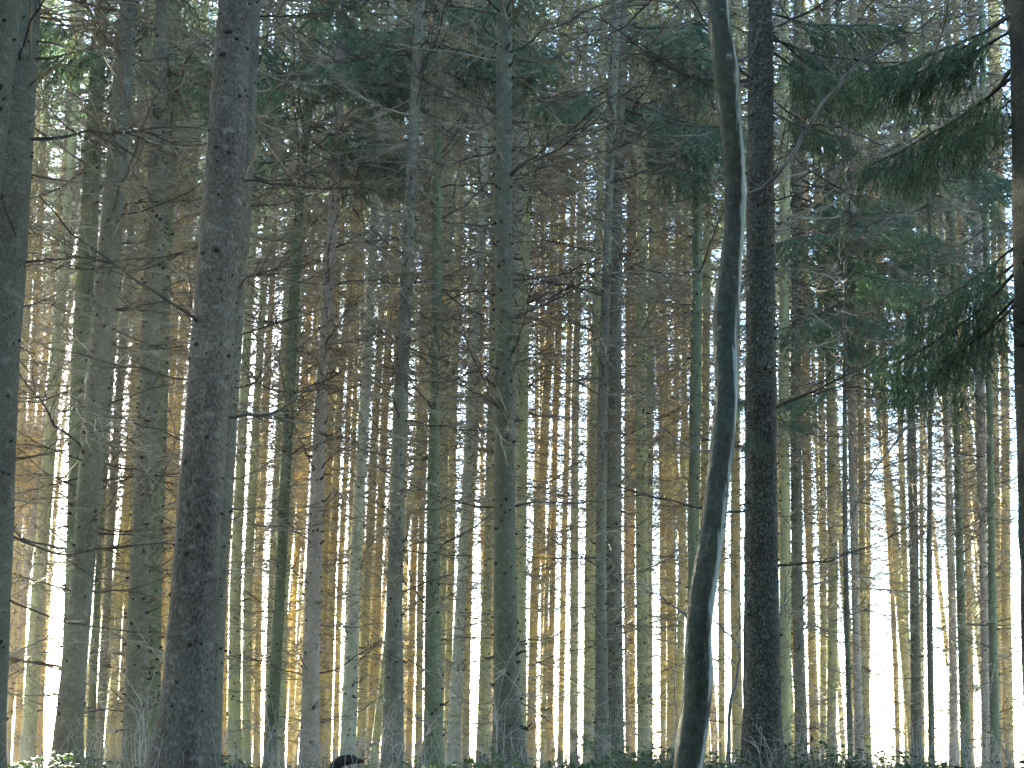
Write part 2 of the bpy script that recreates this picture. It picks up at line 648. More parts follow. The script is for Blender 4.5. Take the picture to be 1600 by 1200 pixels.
CROWNS = [crown(rng, 15.0, 26.0, 2.3, .65).mesh('crown', [M_TWIG, M_NEEDLE], False) for _ in range(2)] + \
         [crown(rng, 15.0, 25.0, 2.0, .52).mesh('crown', [M_TWIG, M_NEEDLE], False) for _ in range(3)] + \
         [crown(rng, 16.0, 25.0, 1.9, .42).mesh('crown', [M_TWIG, M_NEEDLE], False) for _ in range(3)]

# ------------------------------------------------------------------ trunks traced from the photograph
# id: (distance, bark, individually built branches, crown?, label, [(y, left, right) in photo pixels])
T = {}


def t(i, d, bark, nbr, label, *e):
    T[i] = dict(d=d, bark=bark, nbr=nbr, label=label, e=e)


t('A', 7.0, 'dark', 0, 'dark grey trunk cut off by the left edge of the picture at the top corner', (0, -45, 30), (200, -62, 10), (300, -72, -2))
t('B', 9.5, 'grey', 16, 'wide grey green trunk running down the left edge of the picture', (0, 8, 62), (300, -8, 46), (600, -34, 26), (900, -46, 17), (1200, -66, 3))
t('C', 15, 'green', 22, 'dark mossy trunk half hidden behind the smooth grey green left trunk', (0, 148, 168), (300, 128, 156), (600, 110, 140), (900, 103, 135), (1190, 92, 128))
t('D', 12, 'grey', 26, 'smooth grey green left trunk with long side branches, overlapping the dark mossy trunk', (0, 189, 217), (300, 163, 196), (600, 134, 171), (900, 112, 147), (1200, 79, 123))
t('E', 14, 'grey', 26, 'knotty grey trunk just left of the thickest foreground trunk', (0, 243, 264), (300, 230, 258), (600, 217, 247), (900, 201, 233), (1190, 191, 229))
t('F', 17.5, 'green', 16, 'greenish trunk wedged between the knotty grey trunk and the thickest foreground trunk', (0, 262, 280), (300, 250, 271), (600, 240, 263), (900, 228, 253), (1190, 222, 248))
t('G', 9.0, 'big', 3, 'thickest trunk in the wood, grey speckled bark, branchless, in the left foreground', (0, 341, 391), (300, 318, 381), (600, 293, 359), (900, 269, 339), (1050, 256, 334), (1130, 246, 332), (1200, 230, 336))
t('H', 11, 'grey', 12, 'grey trunk peeping out along the right side of the thickest foreground trunk', (0, 382, 408), (300, 366, 395), (600, 344, 374), (900, 322, 354), (1200, 304, 343))
t('I', 19, 'green', 30, 'slim dark green mossy trunk leaning right, between the thickest trunk and the pinkish trunk', (0, 485, 496), (150, 478, 491), (300, 461, 475), (600, 443, 461), (900, 430, 447), (1185, 411, 432))
t('J', 24, 'olive', 14, 'thin trunk close behind the right side of the slim dark green mossy trunk', (0, 490, 500), (300, 470, 481), (600, 454, 467), (900, 439, 451), (1185, 429, 445))
t('K', 19, 'pink', 30, 'pinkish grey knobbly trunk right of the slim dark green mossy trunk', (0, 528, 541), (150, 520, 537), (300, 514, 530), (450, 504, 522), (600, 493, 512), (900, 477, 502), (1185, 467, 498))
t('L', 21, 'pale', 26, 'pale yellowish trunk with dark knots leaning right, left of centre', (0, 606, 616), (100, 599, 609), (200, 588, 600), (300, 580, 595), (450, 572, 586), (600, 563, 580), (900, 544, 563), (1185, 531, 556))
t('M', 17, 'grey', 28, 'sturdy dark grey trunk right of the pale yellowish leaning trunk', (0, 649, 665), (150, 640, 657), (300, 633, 650), (600, 616, 638), (900, 604, 629), (1190, 596, 631))
t('N', 17.5, 'green', 28, 'straight dark green trunk next on the right of the sturdy dark grey trunk', (0, 681, 692), (300, 676, 692), (600, 671, 688), (900, 665, 687), (1190, 661, 693))
t('O', 24, 'pale', 16, 'whitish trunk tilting up to the right to meet the straight middle trunk at the top', (0, 765, 778), (150, 757, 771), (300, 748, 762), (600, 730, 746), (900, 714, 729), (1185, 696, 720))
t('P', 14, 'dark', 30, 'sturdy straight dark trunk in the middle of the picture', (0, 776, 800), (300, 774, 801), (600, 772, 803), (900, 771, 807), (1100, 770, 812), (1190, 768, 824))
t('Q', 24, 'pale', 14, 'pale olive trunk showing against the upper right side of the straight middle trunk', (0, 812, 826), (300, 803, 818), (600, 796, 812), (900, 790, 806), (1185, 786, 804))
t('R', 23, 'olive', 18, 'olive trunk beside the lower right side of the straight middle trunk', (0, 826, 838), (300, 818, 830), (600, 811, 826), (900, 806, 822), (1185, 804, 823))
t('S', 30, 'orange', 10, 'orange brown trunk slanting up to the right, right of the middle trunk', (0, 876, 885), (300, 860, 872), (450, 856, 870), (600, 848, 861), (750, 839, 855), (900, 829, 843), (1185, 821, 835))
t('T', 31, 'pale', 12, 'thin pale blue grey trunk between the orange brown trunk and the twin trunks', (0, 911, 920), (300, 903, 912), (600, 893, 905), (750, 892, 904), (900, 891, 904), (1190, 890, 903))
t('W', 28, 'olive', 10, 'yellow olive trunk hard against the left side of the twin trunks', (0, 940, 950), (300, 932, 943), (600, 922, 936), (900, 913, 931), (1185, 911, 930))
t('U', 18.5, 'grey', 22, 'slimmer left one of the twin grey trunks right of centre', (0, 955, 971), (150, 950, 965), (300, 945, 958), (600, 934, 950), (900, 930, 947), (1190, 929, 953))
t('V', 19.5, 'grey', 22, 'wider right one of the twin grey trunks right of centre', (0, 966, 983), (150, 960, 978), (300, 955, 973), (600, 949, 971), (900, 945, 972), (1190, 950, 976))
t('X', 23, 'olive', 22, 'olive trunk with a bright sunlit left edge next right of the twin grey trunks', (0, 1003, 1016), (300, 995, 1011), (600, 991, 1010), (900, 994, 1014), (1190, 996, 1017))
t('Y', 29, 'olive', 12, 'thin olive trunk close behind the right side of the sunlit edged trunk', (0, 1020, 1030), (300, 1014, 1027), (600, 1009, 1022), (900, 1007, 1019), (1185, 1008, 1020))
t('Z', 21, 'green', 24, 'greenish trunk left of the dark curved beech', (0, 1086, 1098), (300, 1081, 1098), (450, 1081, 1097), (600, 1078, 1096), (900, 1073, 1091), (1190, 1070, 1090))
t('AA', 29, 'olive', 12, 'light olive trunk between the greenish trunk and the top bend of the curved beech', (0, 1108, 1118), (300, 1100, 1112), (600, 1096, 1109), (900, 1092, 1105), (1185, 1088, 1103))
t('BB', 10, 'rough', 14, 'dark rough barked trunk close on the right of the curved beech', (0, 1170, 1208), (300, 1168, 1210), (600, 1165, 1213), (900, 1164, 1217), (1200, 1161, 1223))
t('CC', 22, 'olive', 16, 'olive trunk with rows of knots beside the right of the dark rough trunk', (0, 1221, 1233), (300, 1218, 1235), (600, 1216, 1233), (900, 1218, 1236), (1190, 1221, 1236))
t('DD', 22.5, 'grey', 16, 'grey knotty trunk second on the right of the dark rough trunk', (0, 1240, 1252), (300, 1236, 1252), (600, 1234, 1252), (900, 1237, 1254), (1190, 1243, 1263))
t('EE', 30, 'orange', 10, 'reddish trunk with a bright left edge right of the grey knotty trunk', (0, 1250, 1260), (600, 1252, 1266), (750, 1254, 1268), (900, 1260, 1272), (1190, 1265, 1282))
t('FF', 34, 'olive', 8, 'thin olive trunk right of the reddish bright edged trunk', (0, 1272, 1281), (600, 1278, 1288), (900, 1281, 1292), (1185, 1280, 1291))
t('GG', 28, 'olive', 10, 'yellow olive trunk left of the very thin dark trunk at right', (0, 1285, 1298), (600, 1291, 1306), (900, 1293, 1310), (1185, 1290, 1306))
t('HH', 18, 'dark', 12, 'very thin dark trunk left of the paired grey trunks at right', (300, 1319, 1324), (600, 1317, 1323), (750, 1316, 1324), (900, 1317, 1325), (1050, 1321, 1329), (1195, 1325, 1334))
t('II', 24, 'pink', 18, 'left one of the paired grey trunks standing left of the white clearing', (0, 1328, 1340), (300, 1325, 1338), (600, 1323, 1338), (900, 1330, 1342), (1190, 1334, 1350))
t('JJ', 27, 'tan', 12, 'right one of the paired grey trunks standing left of the white clearing', (0, 1341, 1351), (300, 1338, 1350), (600, 1338, 1350), (900, 1342, 1353), (1185, 1348, 1362))
t('KK', 33, 'orange', 8, 'thin sunlit trunk inside the white clearing, leaning left as it rises', (0, 1355, 1364), (300, 1365, 1375), (600, 1375, 1386), (750, 1380, 1390), (900, 1389, 1397), (1050, 1396, 1404), (1190, 1399, 1407))
t('LL', 34, 'olive', 8, 'thin yellowish trunk right of the thin trunk inside the white clearing', (0, 1395, 1404), (300, 1397, 1405), (600, 1400, 1409), (900, 1409, 1419), (1185, 1413, 1423))
t('MM', 25, 'grey', 14, 'blue grey trunk on the right of the white clearing', (0, 1408, 1419), (300, 1412, 1424), (600, 1416, 1430), (900, 1421, 1436), (1190, 1424, 1441))
t('NN', 21, 'dark', 12, 'very thin dark trunk standing alone in white light right of the blue grey trunk', (200, 1450, 1455), (600, 1450, 1457), (900, 1447, 1456), (1190, 1451, 1461))
t('OO', 29, 'pink', 12, 'pinkish trunk left of the thin green trunk near the right edge', (0, 1458, 1469), (600, 1470, 1483), (900, 1481, 1493), (1190, 1482, 1498))
t('PP', 24, 'green', 14, 'thin green trunk between the pinkish trunk and the pair near the right edge', (0, 1476, 1485), (600, 1489, 1498), (900, 1494, 1507), (1190, 1502, 1517))
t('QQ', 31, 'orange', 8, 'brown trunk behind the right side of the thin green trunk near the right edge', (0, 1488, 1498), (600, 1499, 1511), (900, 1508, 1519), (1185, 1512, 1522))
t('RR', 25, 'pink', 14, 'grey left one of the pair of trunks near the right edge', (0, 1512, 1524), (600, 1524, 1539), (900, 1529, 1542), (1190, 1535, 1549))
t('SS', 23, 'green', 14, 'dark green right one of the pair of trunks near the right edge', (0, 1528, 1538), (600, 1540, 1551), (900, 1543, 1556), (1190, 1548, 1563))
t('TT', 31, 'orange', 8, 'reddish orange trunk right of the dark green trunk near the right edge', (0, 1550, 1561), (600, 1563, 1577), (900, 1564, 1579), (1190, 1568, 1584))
t('UU', 6.0, 'black', 0, 'near black trunk cut off by the right edge with dark drooping boughs', (0, 1582, 1690), (300, 1587, 1697), (600, 1591, 1704), (900, 1600, 1716))

# farther trunks, labelled below by what they stand between: (distance, bark, edges)
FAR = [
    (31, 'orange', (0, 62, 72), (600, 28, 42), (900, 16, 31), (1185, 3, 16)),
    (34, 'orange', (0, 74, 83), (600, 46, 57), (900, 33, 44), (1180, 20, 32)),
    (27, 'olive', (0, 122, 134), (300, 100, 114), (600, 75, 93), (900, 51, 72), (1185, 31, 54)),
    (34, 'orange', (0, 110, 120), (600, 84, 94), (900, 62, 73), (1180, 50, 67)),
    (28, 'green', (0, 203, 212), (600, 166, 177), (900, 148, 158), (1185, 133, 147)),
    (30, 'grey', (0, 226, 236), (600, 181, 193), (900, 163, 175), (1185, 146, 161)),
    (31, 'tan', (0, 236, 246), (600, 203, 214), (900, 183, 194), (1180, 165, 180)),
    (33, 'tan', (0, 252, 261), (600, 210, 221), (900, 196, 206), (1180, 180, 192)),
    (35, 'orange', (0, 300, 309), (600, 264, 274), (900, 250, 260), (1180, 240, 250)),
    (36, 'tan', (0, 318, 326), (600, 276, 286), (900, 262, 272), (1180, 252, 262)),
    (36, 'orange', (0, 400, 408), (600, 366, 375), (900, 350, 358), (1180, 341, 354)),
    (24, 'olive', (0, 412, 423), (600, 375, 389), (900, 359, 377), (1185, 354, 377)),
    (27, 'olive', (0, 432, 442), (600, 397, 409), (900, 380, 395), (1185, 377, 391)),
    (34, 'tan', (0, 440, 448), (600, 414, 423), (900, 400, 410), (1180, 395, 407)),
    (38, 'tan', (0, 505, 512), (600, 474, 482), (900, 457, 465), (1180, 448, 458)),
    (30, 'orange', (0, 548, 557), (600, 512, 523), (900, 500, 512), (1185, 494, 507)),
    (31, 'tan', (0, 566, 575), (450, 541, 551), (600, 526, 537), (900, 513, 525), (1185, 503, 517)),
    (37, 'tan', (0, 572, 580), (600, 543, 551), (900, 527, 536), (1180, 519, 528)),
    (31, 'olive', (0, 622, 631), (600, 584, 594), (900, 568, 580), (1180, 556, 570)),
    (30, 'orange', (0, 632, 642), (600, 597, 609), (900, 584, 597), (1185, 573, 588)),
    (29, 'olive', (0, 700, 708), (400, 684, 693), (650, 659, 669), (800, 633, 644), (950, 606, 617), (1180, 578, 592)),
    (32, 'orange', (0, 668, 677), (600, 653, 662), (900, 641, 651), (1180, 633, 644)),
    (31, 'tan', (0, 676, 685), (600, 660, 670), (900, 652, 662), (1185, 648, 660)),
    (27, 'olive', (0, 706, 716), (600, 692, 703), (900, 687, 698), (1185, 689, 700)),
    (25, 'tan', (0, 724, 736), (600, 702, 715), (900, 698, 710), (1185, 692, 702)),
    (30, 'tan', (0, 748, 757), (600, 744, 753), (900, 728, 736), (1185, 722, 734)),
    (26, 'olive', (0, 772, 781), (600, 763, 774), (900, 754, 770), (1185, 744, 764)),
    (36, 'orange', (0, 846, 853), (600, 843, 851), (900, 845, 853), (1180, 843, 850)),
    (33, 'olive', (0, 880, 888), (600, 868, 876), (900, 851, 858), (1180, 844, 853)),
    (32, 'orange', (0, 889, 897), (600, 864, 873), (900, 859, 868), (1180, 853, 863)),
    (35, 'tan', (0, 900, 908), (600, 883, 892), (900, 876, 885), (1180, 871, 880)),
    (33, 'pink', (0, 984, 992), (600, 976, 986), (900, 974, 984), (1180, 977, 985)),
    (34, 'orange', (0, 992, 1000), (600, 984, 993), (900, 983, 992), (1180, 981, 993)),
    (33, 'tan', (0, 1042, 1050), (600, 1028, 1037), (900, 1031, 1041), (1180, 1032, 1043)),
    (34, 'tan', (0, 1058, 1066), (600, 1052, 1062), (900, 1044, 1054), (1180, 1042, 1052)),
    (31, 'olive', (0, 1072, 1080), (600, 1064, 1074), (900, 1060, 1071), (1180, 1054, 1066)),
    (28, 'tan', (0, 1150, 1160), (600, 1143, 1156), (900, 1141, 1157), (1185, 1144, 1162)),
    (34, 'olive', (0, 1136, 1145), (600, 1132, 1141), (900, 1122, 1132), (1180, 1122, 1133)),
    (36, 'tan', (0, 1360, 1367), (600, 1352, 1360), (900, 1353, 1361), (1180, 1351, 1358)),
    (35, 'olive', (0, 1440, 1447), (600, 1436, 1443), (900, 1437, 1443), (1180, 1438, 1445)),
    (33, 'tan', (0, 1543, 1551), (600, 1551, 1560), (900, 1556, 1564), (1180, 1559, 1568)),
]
LANDMARK = [('B', 'the wide left edge trunk'), ('D', 'the smooth grey green trunk at left'), ('E', 'the knotty grey trunk'), ('G', 'the thickest foreground trunk'),
            ('I', 'the slim dark green mossy trunk'), ('K', 'the pinkish knobbly trunk'), ('L', 'the pale yellowish leaning trunk'),
            ('M', 'the sturdy dark grey trunk'), ('N', 'the straight dark green trunk'), ('P', 'the straight middle trunk'),
            ('S', 'the slanting orange brown trunk'), ('V', 'the twin grey trunks'), ('X', 'the sunlit edged trunk'), ('Z', 'the greenish trunk by the beech'),
            ('beech', 'the curved beech'), ('BB', 'the dark rough trunk'), ('HH', 'the very thin dark trunk at right'), ('MM', 'the blue grey trunk by the white clearing'),
            ('PP', 'the thin green trunk near the right edge'), ('UU', 'the near black right edge trunk')]
LM_X = {'beech': 1095.0}


def edge_x(e, y):
    ys = [k[0] for k in e]
    xs = [(k[1] + k[2]) / 2 for k in e]
    return float(np.interp(y, ys, xs))


for i, tr in T.items():
    LM_X[i] = edge_x(tr['e'], 1000)


def zone(px):
    lm = sorted(LANDMARK, key=lambda k: LM_X[k[0]])
    left, right = None, None
    for k in lm:
        if LM_X[k[0]] <= px:
            left = k
        elif right is None:
            right = k
    return left, right


SHORT = {'B': 'left edge', 'D': 'smooth grey green', 'E': 'knotty grey', 'G': 'thickest', 'I': 'mossy', 'K': 'pinkish', 'L': 'pale leaning', 'M': 'sturdy grey',
         'N': 'dark green', 'P': 'middle', 'S': 'orange slanting', 'V': 'twin', 'X': 'sunlit edged', 'Z': 'greenish', 'beech': 'beech', 'BB': 'rough', 'HH': 'thinnest dark',
         'MM': 'blue grey', 'PP': 'thin green', 'UU': 'right edge'}


def between(a, b):
    if a and b:
        return 'between the %s and %s trunks' % (SHORT[a[0]], SHORT[b[0]])
    return 'beside the %s trunk' % SHORT[(a or b)[0]]


def trunk_axis(d, e, H, r):
    """axis points and radii in world space, from below ground to the tip"""
    e = sorted(e, key=lambda k: -k[0])          # from the bottom up
    P, rad = [], []
    for (y, a, b) in e:
        p, dep = at((a + b) / 2, y, d)
        P.append(p)
        rad.append((b - a) * dep / F / 2)
    P, rad = np.array(P), np.array(rad)
    # down to the ground
    dirb = P[0] - P[1]
    gz = float(ground_z(P[0][0], d))
    zb = gz - .35
    if P[0][2] > zb:
        k = (P[0][2] - zb) / max(1e-3, -dirb[2])
        dx = np.clip(dirb[0] * k, -.6, .6)
        P = np.concatenate([[[P[0][0] + dx, d, zb]], P])
        rad = np.concatenate([[rad[0] * 1.04], rad])
    # up to the tip
    top = P[-1]
    sl = np.clip((P[-1][0] - P[-2][0]) / max(.1, P[-1][2] - P[-2][2]), -.06, .06)
    zt = max(H, top[2] + 5)
    for f in (.3, .6, .85, 1.0):
        z = top[2] + (zt - top[2]) * f
        P = np.concatenate([P, [[top[0] + sl * (z - top[2]) * .6, d, z]]])
        rad = np.concatenate([rad, [max(.012, rad[-1 if f == .3 else -1] * (.82, .68, .5, .2)[(.3, .6, .85, 1.0).index(f)])]])
    return P, rad, gz


def resample(P, rad, step, r, wob=.006, flare=.35, gz=0):
    z = np.arange(P[0][2], P[-1][2], step)
    X = np.interp(z, P[:, 2], P[:, 0]) + r.normal(0, wob, len(z)) * .4
    Y = np.interp(z, P[:, 2], P[:, 1])
    # smooth the corners of the traced axis
    k = np.ones(5) / 5
    if len(z) > 12:
        X[2:-2] = np.convolve(X, k, 'valid')
        Y = Y + np.convolve(np.cumsum(r.normal(0, wob * .25, len(z))), k, 'same')
    RR = np.interp(z, P[:, 2], rad) * (1 + r.normal(0, .012, len(z)))
    RR = RR * (1 + flare * np.exp(-np.clip(z - gz, 0, 9) / .22))
    return np.stack([X, Y, z], 1), RR


def make_tree(i, d, bark, e, nbr, label, group, H=29, twig='full', crown_on=True, name='spruce_tree', cat='spruce tree'):
    r = np.random.default_rng(abs(hash_id(i)) % 100000)
    H = H + r.uniform(-1.5, 1.5)
    P, rad, gz = trunk_axis(d, e, H, r)
    near = d < 13
    A, RR = resample(P, rad, .16 if near else .3, r, gz=gz, flare=.12 if i == 'G' else .22)
    base = np.array([np.interp(gz, A[:, 2], A[:, 0]), d, gz])
    root = link(name, None, None, base)
    tag(root, label, cat, group)
    A0 = A - base
    g = Geo()
    lob = .10 * np.exp(-np.clip(A0[:, 2], 0, 9) / .35) + .02
    tube(g, A0, RR, 28 if near else (16 if d < 22 else 12), jit=.012, r=r, lobes=lob)
    link('trunk', g.mesh('trunk', [BARK[bark]]), root)
    ztop = min(A0[-1][2] - 1, d * .76 + 3)

    def ax(z):
        return np.array([np.interp(z, A0[:, 2], A0[:, 0]), np.interp(z, A0[:, 2], A0[:, 1]), z]), np.interp(z, A0[:, 2], RR)
    # knots and broken stubs in rough whorls
    g = Geo()
    z = .5
    while z < min(ztop, 15):
        for k in range(r.integers(2, 6)):
            a = r.uniform(0, 2 * math.pi)
            p, rr = ax(z + r.normal(0, .05))
            s = np.clip(rr / .11, .55, 1.0) * r.uniform(.75, 1.45) * (.55 if i == 'G' else (.68 if d < 13 else 1))
            pool = KNOT if r.random() < (.97 if d < 12.5 else .88) else STUB
            M = rotz(a) @ roty(-r.uniform(-.3, .6)) * s
            p = p + np.array([math.cos(a), math.sin(a), 0]) * rr * .97
            g.add_arrays(pool[r.integers(len(pool))], M, p)
        z += r.uniform(.10, .28) if d < 26 else r.uniform(.2, .45)
    if i == 'G':
        for x, y, sz in ((362, 62, 2.4), (352, 96, 2.2), (374, 73, 1.4), (392, 78, 1.2), (343, 242, 1.3), (363, 249, 1.5), (345, 402, 1.7), (322, 406, 1.5), (352, 446, 1.3), (313, 546, 1.6), (360, 560, 1.2), (330, 690, 1.2), (296, 728, 2.0), (318, 828, 1.6), (306, 1010, 1.4), (268, 930, 1.4), (300, 870, 1.2), (378, 160, 1.2)):
            w, _ = at(x, y, d)
            p, rr = ax(w[2] - base[2])
            a = -math.acos(np.clip((w[0] - base[0] - p[0]) / rr, -.96, .96))
            M = rotz(a) @ np.diag([.5, sz, sz * r.uniform(.7, 1.1)])
            g.add_arrays(KNOT[r.integers(4)], M, p + np.array([math.cos(a), math.sin(a), 0]) * rr * .985)
    o = link('branch_stub', g.mesh('branch_stub', [M_KNOT], False), root)
    o['kind'] = 'stuff'
    # long dead branches, one object each
    zs, z = [], r.uniform(.6, 1.1)
    while z < min(ztop, 15):
        for k in range(r.integers(2, 5)):
            zs.append((z + r.normal(0, .02), r.uniform(0, 2 * math.pi)))
        z += r.uniform(.45, .85)
    r.shuffle(zs)
    for z, a in zs[:int(nbr * 1.5)]:
        p, rr = ax(z)
        L = r.uniform(.5, 1.1) * (1.05 + 1.3 * min(1, z / 12))
        p = p + np.array([math.cos(a), math.sin(a), 0]) * rr * .7
        link('dead_branch', HI_MESH[r.integers(len(HI_MESH))], root, p, (r.uniform(-.7, .7), -r.uniform(-.35, .5), a), (L, L * r.uniform(.8, 1.1), L * r.uniform(.8, 1.2)))
    pt, _ = ax(14)
    tilt = (0, math.atan2(pt[0], 14), 0)
    Mt = Matrix.Rotation(tilt[1], 4, 'Y') @ Matrix.Rotation(r.uniform(0, 6.28), 4, 'Z')
    if twig:
        pool = TWIGS if twig == 'full' else TWIGS_THIN
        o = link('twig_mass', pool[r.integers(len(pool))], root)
        o.rotation_euler = Mt.to_euler()
        o.scale = (1, 1, r.uniform(.95, 1.08))
        o['kind'] = 'stuff'
    if crown_on:
        o = link('crown', CROWNS[r.integers(0, 4) if d < 16 else r.integers(2, 8)], root)
        o.rotation_euler = Mt.to_euler()
        o.scale = (1, 1, 1.16 if d < 26 else 1.1)
    return root, ax


def hash_id(i):
    h = 17
    for c in str(i):
        h = (h * 131 + ord(c)) % 1000003
    return h


AXES = {}
for i, tr in T.items():
    tw = 'full'
    if i in ('A', 'G', 'UU', 'BB'):
        tw = None
    elif tr['d'] < 16:
        tw = 'thin'
    root, ax = make_tree(i, tr['d'], tr['bark'], tr['e'], tr['nbr'], tr['label'], 'spruces in the front and middle of the wood', twig=tw)
    AXES[i] = (root, ax)

# the farther traced trunks: count them off between landmarks
ORD = ['first', 'second', 'third', 'fourth', 'fifth', 'sixth', 'seventh']
TINT = {'orange': 'orange lit', 'olive': 'olive', 'tan': 'tan', 'green': 'greenish', 'grey': 'grey', 'pink': 'pinkish'}
cells = {}
for k, f in enumerate(FAR):
    px = edge_x(f[2:], 1000)
    a, b = zone(px)
    cells.setdefault((a[0] if a else None, b[0] if b else None), []).append((px, k, a, b))
for key, lst in cells.items():
    lst.sort()
    for n, (px, k, a, b) in enumerate(lst):
        f = FAR[k]
        where = between(a, b)
        head = 'thin %s far spruce' % TINT[f[1]]
        lab = head + ' ' + where if len(lst) == 1 else '%s thin %s far spruce from left %s' % (ORD[n], TINT[f[1]].split()[0], where)
        make_tree('far%d' % k, f[0], f[1], f[2:], 0, lab, 'thin spruces farther back', twig='full')

# ------------------------------------------------------------------ deep background spruces: shared meshes
BG_TR = []
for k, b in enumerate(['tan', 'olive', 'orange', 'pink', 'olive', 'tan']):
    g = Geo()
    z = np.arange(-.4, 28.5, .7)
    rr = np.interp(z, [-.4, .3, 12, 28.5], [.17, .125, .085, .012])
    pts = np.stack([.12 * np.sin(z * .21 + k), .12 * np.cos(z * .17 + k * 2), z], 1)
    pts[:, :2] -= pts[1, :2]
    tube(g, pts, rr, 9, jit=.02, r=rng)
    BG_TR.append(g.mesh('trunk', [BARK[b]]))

GAPS = [(74, 106), (734, 750), (879, 891), (902, 914), (1015, 1032), (1354, 1412), (1434, 1450), (1456, 1484), (1516, 1534), (1578, 1640)]
placed = []
tries = 0
bgn = 0
BGLAB = {}
while bgn < 86 and tries < 6000:
    tries += 1
    d = rng.uniform(31, 54)
    px = rng.uniform(-40, 1640) if bgn > 14 else rng.uniform(-60, 330)
    if any(a - 4 < px < b + 4 for a, b in GAPS):
        continue
    if px > 1250 and rng.random() < .35:
        continue
    p, _ = at(px, 1178, d)
    if any((p[0] - q[0]) ** 2 + (d - q[1]) ** 2 < 1.6 ** 2 for q in placed):
        continue
    placed.append((p[0], d))
    a, b = zone(px)
    where = between(a, b)
    root = link('spruce_tree', None, None, (p[0], d, float(ground_z(p[0], d))))
    BGLAB.setdefault((a[0] if a else '', b[0] if b else ''), []).append((px, root, where))
    s = rng.uniform(.8, 1.12)
    rz = rng.uniform(0, 6.28)
    lean = (rng.normal(0, .012), rng.normal(0, .012), rz)
    link('trunk', BG_TR[rng.integers(len(BG_TR))], root, (0, 0, 0), lean, (s, s, 1))
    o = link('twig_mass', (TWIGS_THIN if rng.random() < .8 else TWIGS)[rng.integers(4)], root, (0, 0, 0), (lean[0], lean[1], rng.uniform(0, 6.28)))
    o['kind'] = 'stuff'
    link('crown', CROWNS[rng.integers(0, 3) if px < 360 else rng.integers(0, 5)], root, (0, 0, 0), (lean[0], lean[1], rng.uniform(0, 6.28)), (1, 1, 1.17))
    bgn += 1

ORD += ['eighth', 'ninth', 'tenth', 'eleventh', 'twelfth', 'thirteenth', 'fourteenth', 'fifteenth', 'sixteenth', 'seventeenth', 'eighteenth', 'nineteenth', 'twentieth']
for lst in BGLAB.values():
    lst.sort(key=lambda k: k[0])
    for n, (px, root, where) in enumerate(lst):
        lab = 'slender spruce deepest back ' + where if len(lst) == 1 else '%s of the slenderest spruces deepest back %s' % (ORD[n], where)
        tag(root, lab, 'spruce tree', 'slender spruces in the deep background')

# ------------------------------------------------------------------ unseen trees around the camera, added to block sky and sun: one mass
def shade_wood():
    g = Geo()
    r = np.random.default_rng(3)
    pts = []
    n = 0
    while len(pts) < 144 and n < 9000:
        n += 1
        if len(pts) < 70:
            y = r.uniform(-22, 6)
            x = r.uniform(-20, 20)
            if abs(x) < max(1.8, y * .44 + 2.4) and y > -3:
                continue
        elif len(pts) < 86:
            y = r.uniform(27, 44)
            x = -(y * .44 + 1.5) - r.uniform(0, 6)
        elif len(pts) < 112:
            y = r.uniform(10, 28)
            x = -(y * .44 + 2.6) - r.uniform(0, 14)
        else:
            y = r.uniform(5, 50)
            half = max(y, 3) * .44 + 2.4
            side = -1 if r.random() < .3 else 1
            x = side * (half + r.uniform(0, 18))
        if any((x - a) ** 2 + (y - b) ** 2 < 2.0 ** 2 for a, b in pts):
            continue
        pts.append((x, y))
    for k0, (x, y) in enumerate(pts):
        z0 = float(ground_z(x, y))
        z = np.array([-.3, 3, 8, 14, 20, 25.0])
        P = np.stack([np.full(6, x), np.full(6, y), z0 + z], 1)
        tube(g, P, np.array([.16, .13, .11, .085, .05, .012]), 7, m=2)
        zb = 1.2 if y < 0 else (8.0 if y < 26 else (10.5 if 70 <= k0 < 86 else 14.0))
        zz = zb
        while zz < 25:
            f = (zz - zb) / (25 - zb)
            for k in range(r.integers(2, 5)):
                L = (2.7 * (1 - f) ** .75 + .3) * r.uniform(.6, 1.1)
                M = rotz(r.uniform(0, 6.28)) @ roty(r.uniform(-.1, .35)) * L
                v, q, tt, qm, tm = BOUGH_COARSE[r.integers(len(BOUGH_COARSE))]
                g.add_arrays((v, q[:0], tt, qm[:0], tm), M, (x, y, z0 + zz))
            zz += r.uniform(.6, .9)
    o = link('unseen_shade_wood', g.mesh('unseen_shade_wood', [M_TWIG, M_NEEDLE, BARK['grey']], False))
    o['kind'] = 'stuff'
    tag(o, 'unseen trees added around the viewpoint to shade the wood', 'wood')


shade_wood()

